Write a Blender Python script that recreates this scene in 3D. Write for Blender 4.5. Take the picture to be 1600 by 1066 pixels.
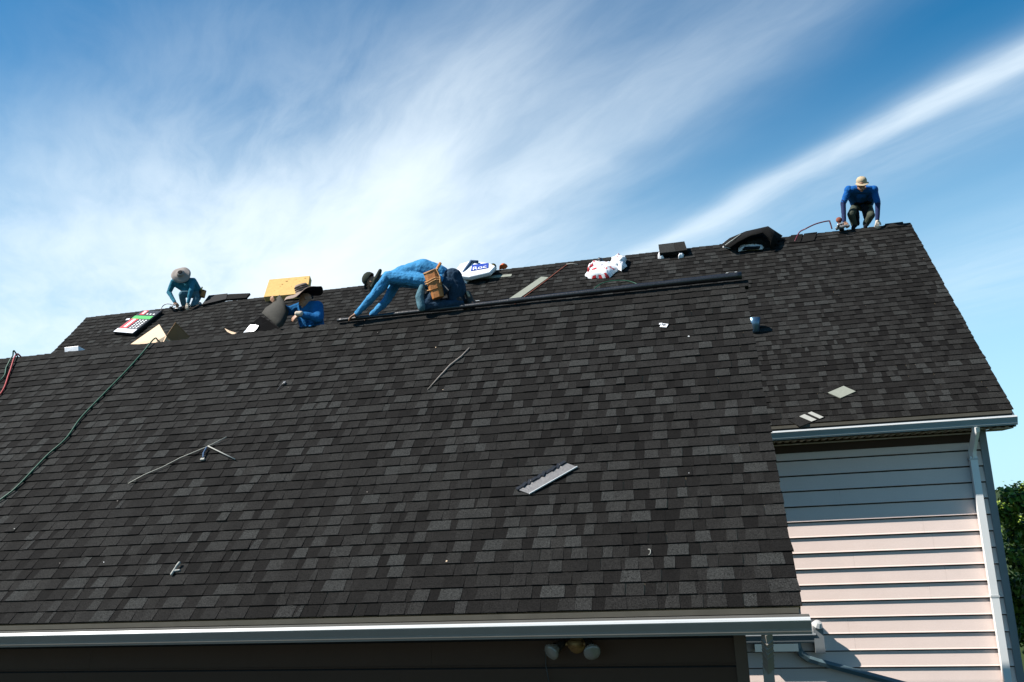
import bpy, bmesh, math, random
from mathutils import Vector, Matrix, noise, Quaternion
S = bpy.context.scene
for o in list(bpy.data.objects): bpy.data.objects.remove(o)
C = S.collection
# ---------------------------------------------------------------- camera
cam = bpy.data.cameras.new('camera'); co = bpy.data.objects.new('camera', cam); C.objects.link(co)
R_ = (0.97093, 0.23412, -0.04991); U_ = (0.09315, -0.17744, 0.97971); F_ = (-0.22051, 0.95588, 0.19408)
rx = Vector(R_).normalized(); fz = Vector(F_).normalized(); uy = rx.cross(fz)
co.matrix_world = Matrix(((rx.x, uy.x, -fz.x, 0), (rx.y, uy.y, -fz.y, 0), (rx.z, uy.z, -fz.z, 0), (0, 0, 0, 1)))
cam.sensor_width = 36; cam.lens = 29.895; cam.clip_start = .05; cam.clip_end = 3000
S.camera = co
S.render.engine = 'CYCLES'
S.view_settings.view_transform = 'Standard'; S.view_settings.look = 'None'
S.view_settings.gamma = 1; S.view_settings.use_curve_mapping = False
S.view_settings.exposure = 0.95
# ---------------------------------------------------------------- sun and sky
TO_SUN = Vector((-2.2, -1.0, 2.55)).normalized()
SUN_EL = math.asin(TO_SUN.z); SUN_AZ = math.atan2(TO_SUN.x, TO_SUN.y)
sl = bpy.data.lights.new('sun', 'SUN'); sl.energy = 5.0; sl.angle = math.radians(.55); sl.color = (1, .95, .87)
so = bpy.data.objects.new('sun', sl); C.objects.link(so)
so.rotation_euler = (-TO_SUN).to_track_quat('-Z', 'Y').to_euler(); so.location = TO_SUN * 60
W = bpy.data.worlds.new('World'); S.world = W; W.use_nodes = True
nt = W.node_tree; N = nt.nodes; L = nt.links; N.clear()
def nd(tree, typ, **kw):
    n = tree.nodes.new(typ)
    for k, v in kw.items(): setattr(n, k, v)
    return n
def mth(op, a, b=None, c=None, clamp=False, tree=None):
    tree = tree or nt
    n = tree.nodes.new('ShaderNodeMath'); n.operation = op; n.use_clamp = clamp
    for i, v in enumerate((a, b, c)):
        if v is None: continue
        if isinstance(v, (int, float)): n.inputs[i].default_value = v
        else: tree.links.new(v, n.inputs[i])
    return n.outputs[0]
def vdot(v, d):
    n = N.new('ShaderNodeVectorMath'); n.operation = 'DOT_PRODUCT'; L.new(v, n.inputs[0]); n.inputs[1].default_value = d
    return n.outputs['Value']
def sstep(v, a, b):
    n = N.new('ShaderNodeMapRange'); n.interpolation_type = 'SMOOTHSTEP'; L.new(v, n.inputs[0])
    n.inputs[1].default_value = a; n.inputs[2].default_value = b; n.inputs[3].default_value = 0; n.inputs[4].default_value = 1
    return n.outputs[0]
tc = nd(nt, 'ShaderNodeTexCoord')
sky = nd(nt, 'ShaderNodeTexSky', sky_type='NISHITA'); sky.sun_disc = False
sky.sun_elevation = SUN_EL; sky.sun_rotation = SUN_AZ; sky.air_density = 1.0; sky.dust_density = .0; sky.ozone_density = 2.5
D = tc.outputs['Generated']
hs = nd(nt, 'ShaderNodeHueSaturation'); hs.inputs['Saturation'].default_value = 1.25
tint = nd(nt, 'ShaderNodeMix', data_type='RGBA', blend_type='MULTIPLY'); tint.inputs[0].default_value = 1; tint.inputs[7].default_value = (.34, .84, 1.0, 1)
L.new(sky.outputs[0], tint.inputs[6]); L.new(tint.outputs[2], hs.inputs['Color'])
# high thin cirrus: one flat sheet of air, cut into long streaks that all run the same way
z = vdot(D, (0, 0, 1)); zc = mth('MAXIMUM', z, .06)
a = mth('DIVIDE', vdot(D, (-.6198, .7848, 0)), zc); b = mth('DIVIDE', vdot(D, (.7848, .6198, 0)), zc)
def cmb(x, y, zz):
    n = nd(nt, 'ShaderNodeCombineXYZ')
    for i, v in enumerate((x, y, zz)):
        if isinstance(v, (int, float)): n.inputs[i].default_value = v
        else: L.new(v, n.inputs[i])
    return n.outputs[0]
def nz(vec, scale, detail, rough=.6, dist=0.):
    n = nd(nt, 'ShaderNodeTexNoise'); L.new(vec, n.inputs['Vector']); n.inputs['Scale'].default_value = scale
    n.inputs['Detail'].default_value = detail; n.inputs['Roughness'].default_value = rough; n.inputs['Distortion'].default_value = dist
    return n.outputs['Fac']
warp = mth('MULTIPLY', mth('SUBTRACT', nz(cmb(a, b, 3.1), 1.1, 3), .5), .22)
bw = mth('ADD', b, warp)
def band(c, w, lo=None, hi=None):
    t = mth('DIVIDE', mth('SUBTRACT', bw, c), w)
    g = mth('POWER', 2.718, mth('MULTIPLY', mth('MULTIPLY', t, t), -1))
    return g
fib = nz(cmb(mth('MULTIPLY', a, 1.5), mth('MULTIPLY', bw, 5.0), 1.7), 1.3, 9, .62, .35)
fib2 = nz(cmb(mth('MULTIPLY', a, 1.1), mth('MULTIPLY', bw, 2.0), 7.7), .8, 4, .5, .15)
low = sstep(a, 1.0, 3.0)
veil = mth('MULTIPLY', band(.50, .56), mth('ADD', mth('MULTIPLY', low, .85), .06))
core = mth('MULTIPLY', band(.76, .17), mth('ADD', .20, mth('MULTIPLY', sstep(a, 1.2, 2.4), .55)))
mid = mth('MULTIPLY', band(1.20, .22), mth('ADD', .20, mth('MULTIPLY', sstep(a, 1.0, 2.4), .30)))
right = mth('MULTIPLY', band(1.95, .085), mth('SUBTRACT', .8, mth('MULTIPLY', sstep(a, 1.4, 3.2), .45)))
right2 = mth('MULTIPLY', band(2.12, .24), .26)
far = mth('MULTIPLY', band(3.9, .9), .22)
behind = mth('MULTIPLY', sstep(b, -1.6, -3.5), .12)
sheet = mth('MULTIPLY', mth('MULTIPLY', sstep(a, 1.85, 3.5), .68), mth('SUBTRACT', 1.0, sstep(b, 1.0, 2.6)))
tot = mth('ADD', veil, sheet)
for t in (core, mid, right, right2, far, behind): tot = mth('ADD', tot, t)
mod = mth('ADD', mth('MULTIPLY', sstep(fib, .25, .8), .45), mth('MULTIPLY', sstep(fib2, .25, .75), .50))
dens = mth('MULTIPLY', mth('MULTIPLY', tot, mth('MULTIPLY_ADD', sstep(a, -1.8, .8), .9, .1)), mth('ADD', .30, mod))
dens = mth('SUBTRACT', 1.0, mth('POWER', 2.718, mth('MULTIPLY', dens, -1.35)))
dens = mth('MULTIPLY', dens, sstep(z, .02, .16))
# whitening of the air towards the horizon
hz = mth('MULTIPLY', mth('SUBTRACT', 1.0, sstep(z, .0, .52)), .86)
hmx = nd(nt, 'ShaderNodeMix', data_type='RGBA'); L.new(hz, hmx.inputs[0]); L.new(hs.outputs[0], hmx.inputs[6]); hmx.inputs[7].default_value = (4.9, 7.2, 8.6, 1)
dens = mth('MINIMUM', dens, .97)
mx = nd(nt, 'ShaderNodeMix', data_type='RGBA'); L.new(dens, mx.inputs[0]); L.new(hmx.outputs[2], mx.inputs[6])
mx.inputs[7].default_value = (7.7, 8.6, 9.2, 1)
bg = nd(nt, 'ShaderNodeBackground'); L.new(mx.outputs[2], bg.inputs[0]); bg.inputs[1].default_value = .068
ow = nd(nt, 'ShaderNodeOutputWorld'); L.new(bg.outputs[0], ow.inputs[0])

# ---------------------------------------------------------------- materials
def mat(name, col, rough=.7, spec=.3, var=.15, nscale=12, bump=0., bscale=60, metal=0., fine=0., fscale=200, sss=0., trans=0., coat=0.):
    m = bpy.data.materials.new(name); m.use_nodes = True; t = m.node_tree; B = t.nodes['Principled BSDF']
    B.inputs['Roughness'].default_value = rough; B.inputs['Specular IOR Level'].default_value = spec; B.inputs['Metallic'].default_value = metal
    if coat: B.inputs['Coat Weight'].default_value = coat
    g = nd(t, 'ShaderNodeNewGeometry')
    n1 = nd(t, 'ShaderNodeTexNoise'); n1.inputs['Scale'].default_value = nscale; n1.inputs['Detail'].default_value = 5; t.links.new(g.outputs['Position'], n1.inputs['Vector'])
    f = mth('MULTIPLY_ADD', n1.outputs['Fac'], 2 * var, 1 - var, tree=t)
    if fine:
        n2 = nd(t, 'ShaderNodeTexNoise'); n2.inputs['Scale'].default_value = fscale; n2.inputs['Detail'].default_value = 2; t.links.new(g.outputs['Position'], n2.inputs['Vector'])
        f = mth('MULTIPLY', f, mth('MULTIPLY_ADD', n2.outputs['Fac'], 2 * fine, 1 - fine, tree=t), tree=t)
    v = nd(t, 'ShaderNodeVectorMath', operation='SCALE'); v.inputs[0].default_value = col; t.links.new(f, v.inputs['Scale'])
    t.links.new(v.outputs[0], B.inputs['Base Color'])
    if bump:
        n3 = nd(t, 'ShaderNodeTexNoise'); n3.inputs['Scale'].default_value = bscale; n3.inputs['Detail'].default_value = 4; t.links.new(g.outputs['Position'], n3.inputs['Vector'])
        bp = nd(t, 'ShaderNodeBump'); bp.inputs['Strength'].default_value = bump; bp.inputs['Distance'].default_value = .01
        t.links.new(n3.outputs['Fac'], bp.inputs['Height']); t.links.new(bp.outputs[0], B.inputs['Normal'])
    return m
TONES = [(.0075, .0069, .0067), (.0102, .0095, .0092), (.0138, .0131, .0128), (.0180, .0174, .0171), (.0230, .0226, .0222), (.0295, .0298, .0296), (.0350, .0362, .0362)]
SH = [mat('shingle_granules_%d' % i, tuple(q * (.70, .69, .665)[j] for j, q in enumerate(c)), .95, .12, .30, 5, .6, 130, fine=1.9, fscale=95) for i, c in enumerate(TONES)]
M = dict(
    bright_metal=mat('clean_white_aluminium', (.68, .68, .67), .35, .5, .05, 6), dull_shade_metal=mat('dull_shade_aluminium', (.19, .172, .150), .42, .45, .12, 5), white_metal=mat('white_aluminium', (.44, .45, .45), .34, .5, .06, 6),  # dull aluminium: downspout colour, and painted shade on the garage gutter face
    shade_gutter=mat('blue_shade_aluminium', (.24, .29, .31), .36, .5, .06, 5), teal=mat('teal_grey_metal', (.085, .13, .15), .4, .5, .1, 6), tan_edge=mat('tan_drip_edge', (.085, .075, .058), .6, .3, .3, 5), shade_brown=mat('painted_brown_shade', (.045, .036, .028), .8, .2, .35, 6), grey_metal=mat('grey_trim', (.16, .175, .185), .45, .4, .1, 5),  # blue-grey gutter and dark brown edge tones carry painted shade
    soffit=mat('soffit_vinyl', (.36, .31, .25), .6, .3, .06, 8),
    siding=mat('beige_siding', (.66, .535, .485), .55, .25, .05, 3, .12, 90, fine=.06, fscale=60),
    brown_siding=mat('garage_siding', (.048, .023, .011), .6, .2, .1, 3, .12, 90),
    brown_trim=mat('garage_trim', (.070, .042, .026), .55, .3, .1, 4),
    ply=mat('roof_sheathing', (.30, .21, .12), .8, .2, .25, 9),
    dark=mat('shade_black', (.008, .008, .009), .75, .2, .2, 12, .3, 60),  # black that stands in for shade in gaps, under and inside things
    membrane=mat('black_membrane', (.004, .005, .008), .4, .6, .2, 15, .25, 40),
    grass=mat('lawn', (.030, .046, .014), .95, .1, .4, .6, .5, 12, fine=.3, fscale=20),
    earth=mat('driveway', (.05, .048, .046), .9, .2, .2, 1, .2, 30),
    bark=mat('bark', (.09, .065, .045), .9, .1, .3, 14, .6, 30),
    leafA=mat('leaf_green', (.15, .235, .022), .6, .3, .35, 4), leafB=mat('leaf_pale', (.24, .31, .04), .6, .3, .3, 4), leafC=mat('leaf_dark', (.028, .06, .012), .6, .3, .3, 4),
    skin=mat('skin', (.30, .155, .095), .55, .35, .12, 20), skin_pale=mat('skin_light', (.42, .25, .17), .55, .35, .12, 20),
    glove=mat('work_glove', (.50, .42, .34), .85, .15, .2, 40, .3, 90),
    shirt_teal=mat('shirt_teal', (0.0255, 0.1320, 0.1908), .9, .1, .25, 12, .8, 28, fine=.15, fscale=70), shirt_sky=mat('shirt_sky_blue', (.045, .205, .400), .9, .1, .25, 12, .8, 28, fine=.15, fscale=70),
    shirt_royal=mat('shirt_royal_blue', (0.0085, 0.0840, 0.2880), .9, .1, .25, 12, .8, 28, fine=.15, fscale=70), shirt_blue=mat('shirt_blue', (0.0102, 0.0960, 0.2520), .9, .1, .25, 12, .8, 28, fine=.15, fscale=70),
    navy=mat('navy_sleeve', (.010, .018, .065), .8, .2, .2, 10, .3, 45),
    denim=mat('washed_denim', (.075, .150, .185), .9, .1, .5, 22, .5, 40, fine=.2), denim_dark=mat('dark_denim', (.018, .038, .066), .9, .1, .6, 16, .8, 30, fine=.5, fscale=60),
    olive=mat('olive_trousers', (.050, .057, .044), .9, .1, .25, 14, .4, 40), black_cloth=mat('black_cloth', (.008, .009, .011), .9, .1, .2, 12, .3, 40),
    boot=mat('work_boot', (.03, .022, .018), .7, .3, .3, 20, .3, 50), sole=mat('boot_sole', (.34, .27, .19), .85, .1, .2, 30),
    hat_grey=mat('grey_hat_cloth', (.27, .235, .215), .9, .1, .12, 20, .3, 60), crown_shade=mat('hat_top_shaded', (.03, .028, .028), .9, .1, .2, 20),  # dark crown tone is shadow put into the hat's colour
    straw=mat('woven_straw', (.22, .165, .135), .8, .2, .15, 60, .4, 120), straw_dark=mat('dark_straw_band', (.035, .025, .022), .85, .15, .2, 60, .4, 120),
    cap_olive=mat('cap_dark_olive', (.028, .034, .026), .9, .1, .2, 20, .2, 60), cap_tan=mat('cap_tan', (.40, .315, .21), .9, .1, .2, 22, .3, 60),
    leather=mat('tan_leather', (.34, .125, .028), .55, .4, .25, 14, .4, 35), leather_lt=mat('leather_strap', (.50, .27, .11), .6, .3, .15, 20),
    belt_dark=mat('dark_pouch', (.05, .03, .02), .7, .3, .2, 20), yellow=mat('yellow_tool', (.45, .30, .03), .5, .4, .1, 10),
    foam=mat('yellow_foam', (.50, .315, .12), .9, .1, .16, 10, .6, 28, fine=.10, fscale=45), foam_hole=mat('foam_pit', (.10, .055, .02), .95, .05, .2, 20),
    card=mat('cardboard', (.62, .46, .32), .85, .15, .06, 5, .1, 30), card_shade=mat('cardboard_shaded', (.30, .19, .11), .9, .1, .1, 6),  # darker card is a shaded copy of the cardboard
    plastic=mat('white_wrapper', (.72, .73, .76), .35, .5, .06, 6, .5, 14), red=mat('printed_red', (.50, .022, .030), .4, .5, .1, 10),
    green_print=mat('printed_green', (.04, .36, .07), .4, .5, .1, 10), blue_print=mat('printed_blue', (.02, .05, .30), .4, .5, .1, 10),
    blackwrap=mat('black_wrapper', (.010, .011, .014), .35, .5, .2, 10, .4, 18), ink=mat('white_ink', (.75, .75, .75), .5, .3, .04, 10), denim_strap=mat('blue_strap', (.05, .09, .16), .8, .2, .3, 20),
    orange=mat('orange_rag', (.42, .085, .025), .8, .2, .2, 20), strip=mat('grey_green_strip', (.215, .225, .190), .9, .1, .12, 14, .2, 60, fine=.12), strip_lt=mat('pale_strip', (.30, .30, .275), .7, .2, .1, 14),
    redwood=mat('red_stick', (.22, .07, .045), .7, .2, .2, 14), wood=mat('weathered_stick', (.20, .175, .155), .8, .2, .2, 14), straw_wire=mat('pale_wire', (.30, .29, .25), .5, .3, .15, 14),
    ghose=mat('green_hose', (.008, .070, .036), .45, .4, .1, 14), rhose=mat('red_hose', (.33, .028, .025), .45, .4, .1, 14), phose=mat('plum_hose', (.10, .018, .030), .45, .4, .1, 14),
    steel=mat('steel_flashing', (.17, .165, .165), .5, .5, .3, 18, .25, 50, metal=.5, fine=.2, fscale=60), bucket=mat('blue_steel', (.09, .16, .23), .3, .5, .1, 8, metal=.7),
    tool=mat('tool_black', (.015, .015, .016), .4, .5, .1, 20), tool_grey=mat('tool_grey', (.18, .19, .20), .4, .5, .1, 20, metal=.4), brass=mat('old_brass', (.24, .15, .06), .5, .5, .35, 40, metal=.6),
    glass=mat('lamp_glass', (.16, .145, .125), .18, .6, .15, 40), hair=mat('dark_hair', (.012, .009, .008), .6, .3, .1, 30), bead=mat('sealant', (.35, .35, .35), .5, .4, .1, 10),
)
# ---------------------------------------------------------------- helpers
class MB:
    def __init__(s): s.v = []; s.f = []; s.m = []; s.mats = []
    def mi(s, m):
        m = M[m] if isinstance(m, str) else m
        if m not in s.mats: s.mats.append(m)
        return s.mats.index(m)
    def add(s, vs, fs, m):
        k = len(s.v); s.v += [tuple(v) for v in vs]; i = s.mi(m)
        for f in fs: s.f.append([k + j for j in f]); s.m.append(i)
        return s
    def box(s, c, d, m, mw=None):
        x, y, z_ = (q / 2 for q in d); vs = [Vector(c) + (mw @ Vector((i * x, j * y, k * z_)) if mw else Vector((i * x, j * y, k * z_))) for k in (-1, 1) for j in (-1, 1) for i in (-1, 1)]
        return s.add(vs, [(0, 2, 3, 1), (4, 5, 7, 6), (0, 1, 5, 4), (2, 6, 7, 3), (0, 4, 6, 2), (1, 3, 7, 5)], m)
    def b2(s, x0, x1, y0, y1, z0, z1, m): return s.box(((x0 + x1) / 2, (y0 + y1) / 2, (z0 + z1) / 2), (x1 - x0, y1 - y0, z1 - z0), m)
    def tube(s, pts, r, m, n=8, cap=True):
        pts = [Vector(p) for p in pts]; rs = r if isinstance(r, (list, tuple)) else [r] * len(pts); vs = []; up = Vector((.13, .2, 1)).normalized()
        for i, p in enumerate(pts):
            t = (pts[min(i + 1, len(pts) - 1)] - pts[max(i - 1, 0)]).normalized(); a_ = t.cross(up)
            if a_.length < .05: a_ = t.cross(Vector((1, 0, 0)))
            a_.normalize(); b_ = t.cross(a_)
            for k in range(n): vs.append(p + rs[i] * (math.cos(k * 2 * math.pi / n) * a_ + math.sin(k * 2 * math.pi / n) * b_))
        fs = [(i * n + k, i * n + (k + 1) % n, (i + 1) * n + (k + 1) % n, (i + 1) * n + k) for i in range(len(pts) - 1) for k in range(n)]
        if cap: fs += [tuple(range(n))[::-1], tuple(range((len(pts) - 1) * n, len(pts) * n))]
        return s.add(vs, fs, m)
    def prism(s, prof, x0, x1, m):        # profile in (y, z), swept along x
        n = len(prof); vs = [(x0, *p) for p in prof] + [(x1, *p) for p in prof]
        return s.add(vs, [(i, (i + 1) % n, n + (i + 1) % n, n + i) for i in range(n)] + [tuple(range(n))[::-1], tuple(range(n, 2 * n))], m)
    def lathe(s, prof, m, c=(0, 0, 0), ax=(0, 0, 1), n=20, sx=1., wob=None):
        q = Vector((0, 0, 1)).rotation_difference(Vector(ax).normalized()); c = Vector(c); vs = []
        for r, h in prof:
            for k in range(n):
                t = k * 2 * math.pi / n; w = wob(t, r) if wob else 0
                vs.append(c + q @ Vector((r * math.cos(t) * sx, r * math.sin(t), h + w)))
        fs = [(i * n + k, i * n + (k + 1) % n, (i + 1) * n + (k + 1) % n, (i + 1) * n + k) for i in range(len(prof) - 1) for k in range(n)]
        return s.add(vs, fs, m)
    def slab(s, q, h0, h1, m):            # quad in plane coordinates (x, s), thickness h0..h1
        vs = [(x, y, h0) for x, y in q] + [(x, y, h1) for x, y in q]; n = len(q)
        return s.add(vs, [tuple(range(n))[::-1], tuple(range(n, 2 * n))] + [(i, (i + 1) % n, n + (i + 1) % n, n + i) for i in range(n)], m)
    def build(s, name, parent=None, smooth=False, fix=True, mw=None):
        me = bpy.data.meshes.new(name); me.from_pydata(s.v, [], s.f)
        for m in s.mats: me.materials.append(m)
        for p, i in zip(me.polygons, s.m): p.material_index = i; p.use_smooth = smooth
        if fix:
            bm = bmesh.new(); bm.from_mesh(me); bmesh.ops.recalc_face_normals(bm, faces=bm.faces); bm.to_mesh(me); bm.free()
        o = bpy.data.objects.new(name, me); C.objects.link(o)
        if parent: o.parent = parent
        if mw: o.matrix_world = mw
        return o
def bevel(o, w=.004, seg=2):
    b_ = o.modifiers.new('bevel', 'BEVEL'); b_.width = w; b_.segments = seg; b_.limit_method = 'ANGLE'; return o
def empty(name, loc=(0, 0, 0), rot=(0, 0, 0)):
    o = bpy.data.objects.new(name, None); C.objects.link(o); o.location = loc; o.rotation_euler = rot; o.empty_display_size = .2; return o
def tag(o, label=None, cat=None, group=None, kind=None):
    for k, v in (('label', label), ('category', cat), ('group', group), ('kind', kind)):
        if v: o[k] = v
    return o
Q = math.pi / 4; S2 = math.sqrt(.5)
YF, ZF, NF = 7.509, -.884, 36; YM, ZM, NM = 13.81, 1.069, 42; E_ = .143
GRY, GRZ = YF + NF * E_ * S2, ZF + NF * E_ * S2
MRY, MRZ = YM + NM * E_ * S2, ZM + NM * E_ * S2
def onG(x, s, h=0): return Vector((x, YF + S2 * s - S2 * h, ZF + S2 * s + S2 * h))
def onM(x, s, h=0): return Vector((x, YM + S2 * s - S2 * h, ZM + S2 * s + S2 * h))
def gthing(name, x, s, h=.012): return empty(name, onG(x, s, h), (Q, 0, 0))
def mthing(name, x, s, h=.012): return empty(name, onM(x, s, h), (Q, 0, 0))
def rel(pts, o): return [(p[0] - o[0], p[1] - o[1]) for p in pts]

# ---------------------------------------------------------------- ground
g = MB(); g.add([(-600, -300, -4.6), (600, -300, -4.6), (600, 900, -4.6), (-600, 900, -4.6)], [(0, 1, 2, 3)], 'grass'); tag(g.build('ground', fix=False), kind='structure')
g = MB(); g.b2(-13, 0, -6, 7.6, -4.7, -4.55, 'earth'); tag(g.build('driveway'), kind='structure')

# ---------------------------------------------------------------- shingle courses
rnd = random.Random(11)
cache = {}
def tab_geo(w, sl, sr, hb, s1=E_ + .022):
    ht = .0015
    return [(-w / 2 - sl, 0, 0), (w / 2 + sr, 0, 0), (w / 2, s1, 0), (-w / 2, s1, 0), (-w / 2 - sl, 0, hb), (w / 2 + sr, 0, hb), (w / 2, s1, ht), (-w / 2, s1, ht)], \
        [(4, 5, 6, 7), (0, 1, 5, 4), (0, 4, 7, 3), (1, 2, 6, 5)]
def tab_mesh(w, sl, sr, hb, tone):
    k = (w, sl, sr, hb, tone)
    if k not in cache:
        v, f = tab_geo(w, sl, sr, hb); me = bpy.data.meshes.new('shingle'); me.from_pydata(v, [], f); me.materials.append(SH[tone]); cache[k] = me
    return cache[k]
def courses(roof, x0, x1, n, pick, seed, limit=300, lean=0., rowcut=None):
    r = random.Random(seed); rest = MB(); count = 0
    for i in range(n):
        x = x0 + r.uniform(0, .3) - .3; tooth = r.random() < .5; hsh = r.uniform(-.0015, .0015); run = 0.
        rowb = r.gauss(0, .15)
        while x < x1:
            w = r.choice((.095, .11, .13, .145, .16, .18, .21)) if tooth else r.choice((.08, .10, .12, .145, .165))
            if r.random() < .05: w = .04
            xa, xb = x, x + w
            if xb > x1 - .05: xb = x1 + r.uniform(-.006, .006); w = round(xb - xa, 3)
            if xa < x0: xa = x0 + r.uniform(-.006, .006); w = round(xb - xa, 3)
            big = noise.noise(Vector((x * .9, i * .22, seed))) * 1.0 + noise.noise(Vector((x * .35, i * .06, seed + 9))) * .7
            t = (3.7 if tooth else 1.6) + rowb + big + r.gauss(0, 1.3)
            if r.random() < .02: t += 2
            t = int(max(0, min(6, round(t))))
            hb = .0180 if tooth else .0125
            sl, sr = (r.choice((.002, .008, .016)), r.choice((.0, .008, .016))) if tooth else (0., 0.)
            if xb >= x1 - .001: sr = 0.
            if xa <= x0 + .01: sl = 0.
            cx, cs = (xa + xb) / 2, i * E_ + hsh + r.uniform(-.0012, .0012)
            if r.random() < .01: hb += .006
            if w > .015:
                gap = r.choice((.004, .005, .007)) if r.random() < .6 else .0
                w2 = round(w - gap, 4)
                if count < limit and pick(i, cx):
                    o = bpy.data.objects.new('shingle', tab_mesh(w2, sl, sr, hb, t)); C.objects.link(o); o.parent = roof; o.location = (cx, cs, .0005 if tooth else 0); count += 1
                else:
                    v, f = tab_geo(w2, sl, sr, hb); rest.add([(cx + a_, cs + b_, c_ + (.0005 if tooth else 0)) for a_, b_, c_ in v], f, SH[t])
            x = xb; tooth = not tooth if r.random() > .12 else tooth
            if rest and xb >= x1 - .02: break
    o = rest.build('shingle_field', roof, fix=False); o['kind'] = 'stuff'
    return count
def ridge_caps(parent, x0, x1, y, z, drop=.10, seed=1, step=E_):
    r = random.Random(seed); x = x0; ms = {}
    while x < x1:
        t = r.choice((2, 3, 3, 4, 4, 5)); k = (t, r.randint(0, 1))
        if k not in ms:
            m = MB(); L_ = step + .03; h0 = .012 + .003 * k[1]; d = drop
            # folded over the ridge: front leaf, top, rear leaf; a little higher at its exposed (left) edge
            prof = lambda up: [(-d, -d + up * S2), (-.012, -.008 + up), (.012, -.008 + up), (d, -d + up * S2)]
            A = [(0, *p) for p in prof(h0)]; B = [(L_, *p) for p in prof(.004)]
            A0 = [(0, *p) for p in prof(0)]
            m.add(A + B + A0, [(0, 1, 5, 4), (1, 2, 6, 5), (2, 3, 7, 6), (8, 9, 1, 0), (9, 10, 2, 1), (10, 11, 3, 2), (8, 0, 4)], SH[t])
            me_o = m.build('ridge_cap', parent, fix=False); ms[k] = me_o.data; o = me_o
        else:
            o = bpy.data.objects.new('ridge_cap', ms[k]); C.objects.link(o); o.parent = parent
        o.location = (x, y, z + .012 + r.uniform(-.002, .002)); x += step

def building_roof(thing_, x0, x1, y0, z0, n, back_len, pick, seed):
    s = n * E_
    d = MB(); d.b2(x0 + .012, x1 - .012, .012, s - .002, -.05, -.002, 'ply')
    roof = d.build('roof', thing_); roof.location = (0, y0, z0); roof.rotation_euler = (Q, 0, 0)
    courses(roof, x0, x1, n, pick, seed)
    ridy, ridz = y0 + s * S2, z0 + s * S2
    bk = MB(); bk.b2(x0 + .012, x1 - .012, .012, back_len - .06, -.05, -.002, 'ply')
    r = random.Random(seed + 5)
    for i in range(int(back_len / E_)):
        for x in [x0 + (x1 - x0) * k / 30 for k in range(30)]:
            w = (x1 - x0) / 30; v, f = tab_geo(w, 0, 0, .011); bk.add([(x + w / 2 + a_, i * E_ + b_, c_) for a_, b_, c_ in v], f, SH[r.choice((1, 2, 3, 4))])
    b = bk.build('rear_roof', thing_, fix=False)
    b.matrix_world = Matrix.Translation((x0 + x1, ridy + back_len * S2, ridz - back_len * S2)) @ Matrix.Rotation(math.pi, 4, 'Z') @ Matrix.Rotation(Q, 4, 'X')
    return roof, ridy, ridz

def siding(wall, x0, x1, y, zlo, zhi, ztop0, ch, m, seed, proud=.024, seam=3.66, gapz=.020):
    r = random.Random(seed); k = 0
    zb = ztop0
    while zb > zlo - ch:
        top = min(zb + ch - gapz, zhi); bot = max(zb, zlo)
        if top - bot > .03:
            x = x0 - r.uniform(0, seam)
            while x < x1:
                a_, b_ = max(x, x0), min(x + seam, x1)
                if b_ - a_ > .05:
                    yy = y - r.uniform(0, .0015); mb = MB()
                    gl = lambda zz: -.004 - proud * (1 - (zz - zb) / ch)
                    prof = [(yy - .002, top), (yy + gl(zb + ch * .55) + .003, zb + ch * .55), (yy + gl(bot + .022), bot + .022), (yy + gl(bot + .018) - .004, bot + .014), (yy + gl(bot) - .006, bot + .004), (yy + gl(bot) + .002, bot), (yy - .002, bot + .002)]
                    if bot > zb: prof = [(yy - .002, top), (yy + gl(bot), bot), (yy - .002, bot)]
                    mb.prism(prof, a_ + .0008, b_ - .0008, m); mb.build('siding_board', wall)
                x += seam
        zb -= ch

def gutter(parent, name, x0, x1, yl, zt, h=.135, d=.115, m='white_metal', face=None):
    """K-style gutter; yl = y of its front lip, zt = height of the lip"""
    t = .006
    out = [(yl + d, zt + .01), (yl + d, zt - h), (yl + .045, zt - h), (yl + .040, zt - h + .016), (yl + .034, zt - h + .020), (yl + .030, zt - h + .045), (yl + .012, zt - .045), (yl + .008, zt - .032), (yl, zt - .024), (yl + .003, zt - .018), (yl + .018, zt)]
    inn = [(yl + .026, zt), (yl + .026, zt - .008), (yl + t, zt - .012), (yl + t + .002, zt - .024), (yl + .018, zt - .045), (yl + .038, zt - h + .047), (yl + .045, zt - h + t), (yl + d - t, zt - h + t), (yl + d - t, zt + .01)]
    mb = MB(); prof = out + inn; n = len(prof); segs = max(1, int((x1 - x0) / 3))
    xs = [x0 + (x1 - x0) * i / segs for i in range(segs + 1)]
    vs = [(x, p[0], p[1] + .0012 * math.sin(x * 1.9) ) for x in xs for p in prof]
    fs = [(i * n + j, i * n + (j + 1) % n, (i + 1) * n + (j + 1) % n, (i + 1) * n + j) for i in range(segs) for j in range(n)]
    mb.add(vs, fs, m)
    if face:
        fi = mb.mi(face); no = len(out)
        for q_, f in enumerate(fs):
            if q_ % n in range(0, no - 4) or q_ % n >= no + 3: mb.m[q_] = fi  # lip faces keep the lighter metal as a painted highlight
    mb.add([(x1, *p) for p in out] + [(x1 + .004, *p) for p in out], [tuple(range(10)), tuple(range(10, 20))] + [(i, (i + 1) % 10, 10 + (i + 1) % 10, 10 + i) for i in range(10)], m)
    mb.add([(x0, *p) for p in out], [tuple(range(10))], m)
    return mb.build(name, parent)

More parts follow.
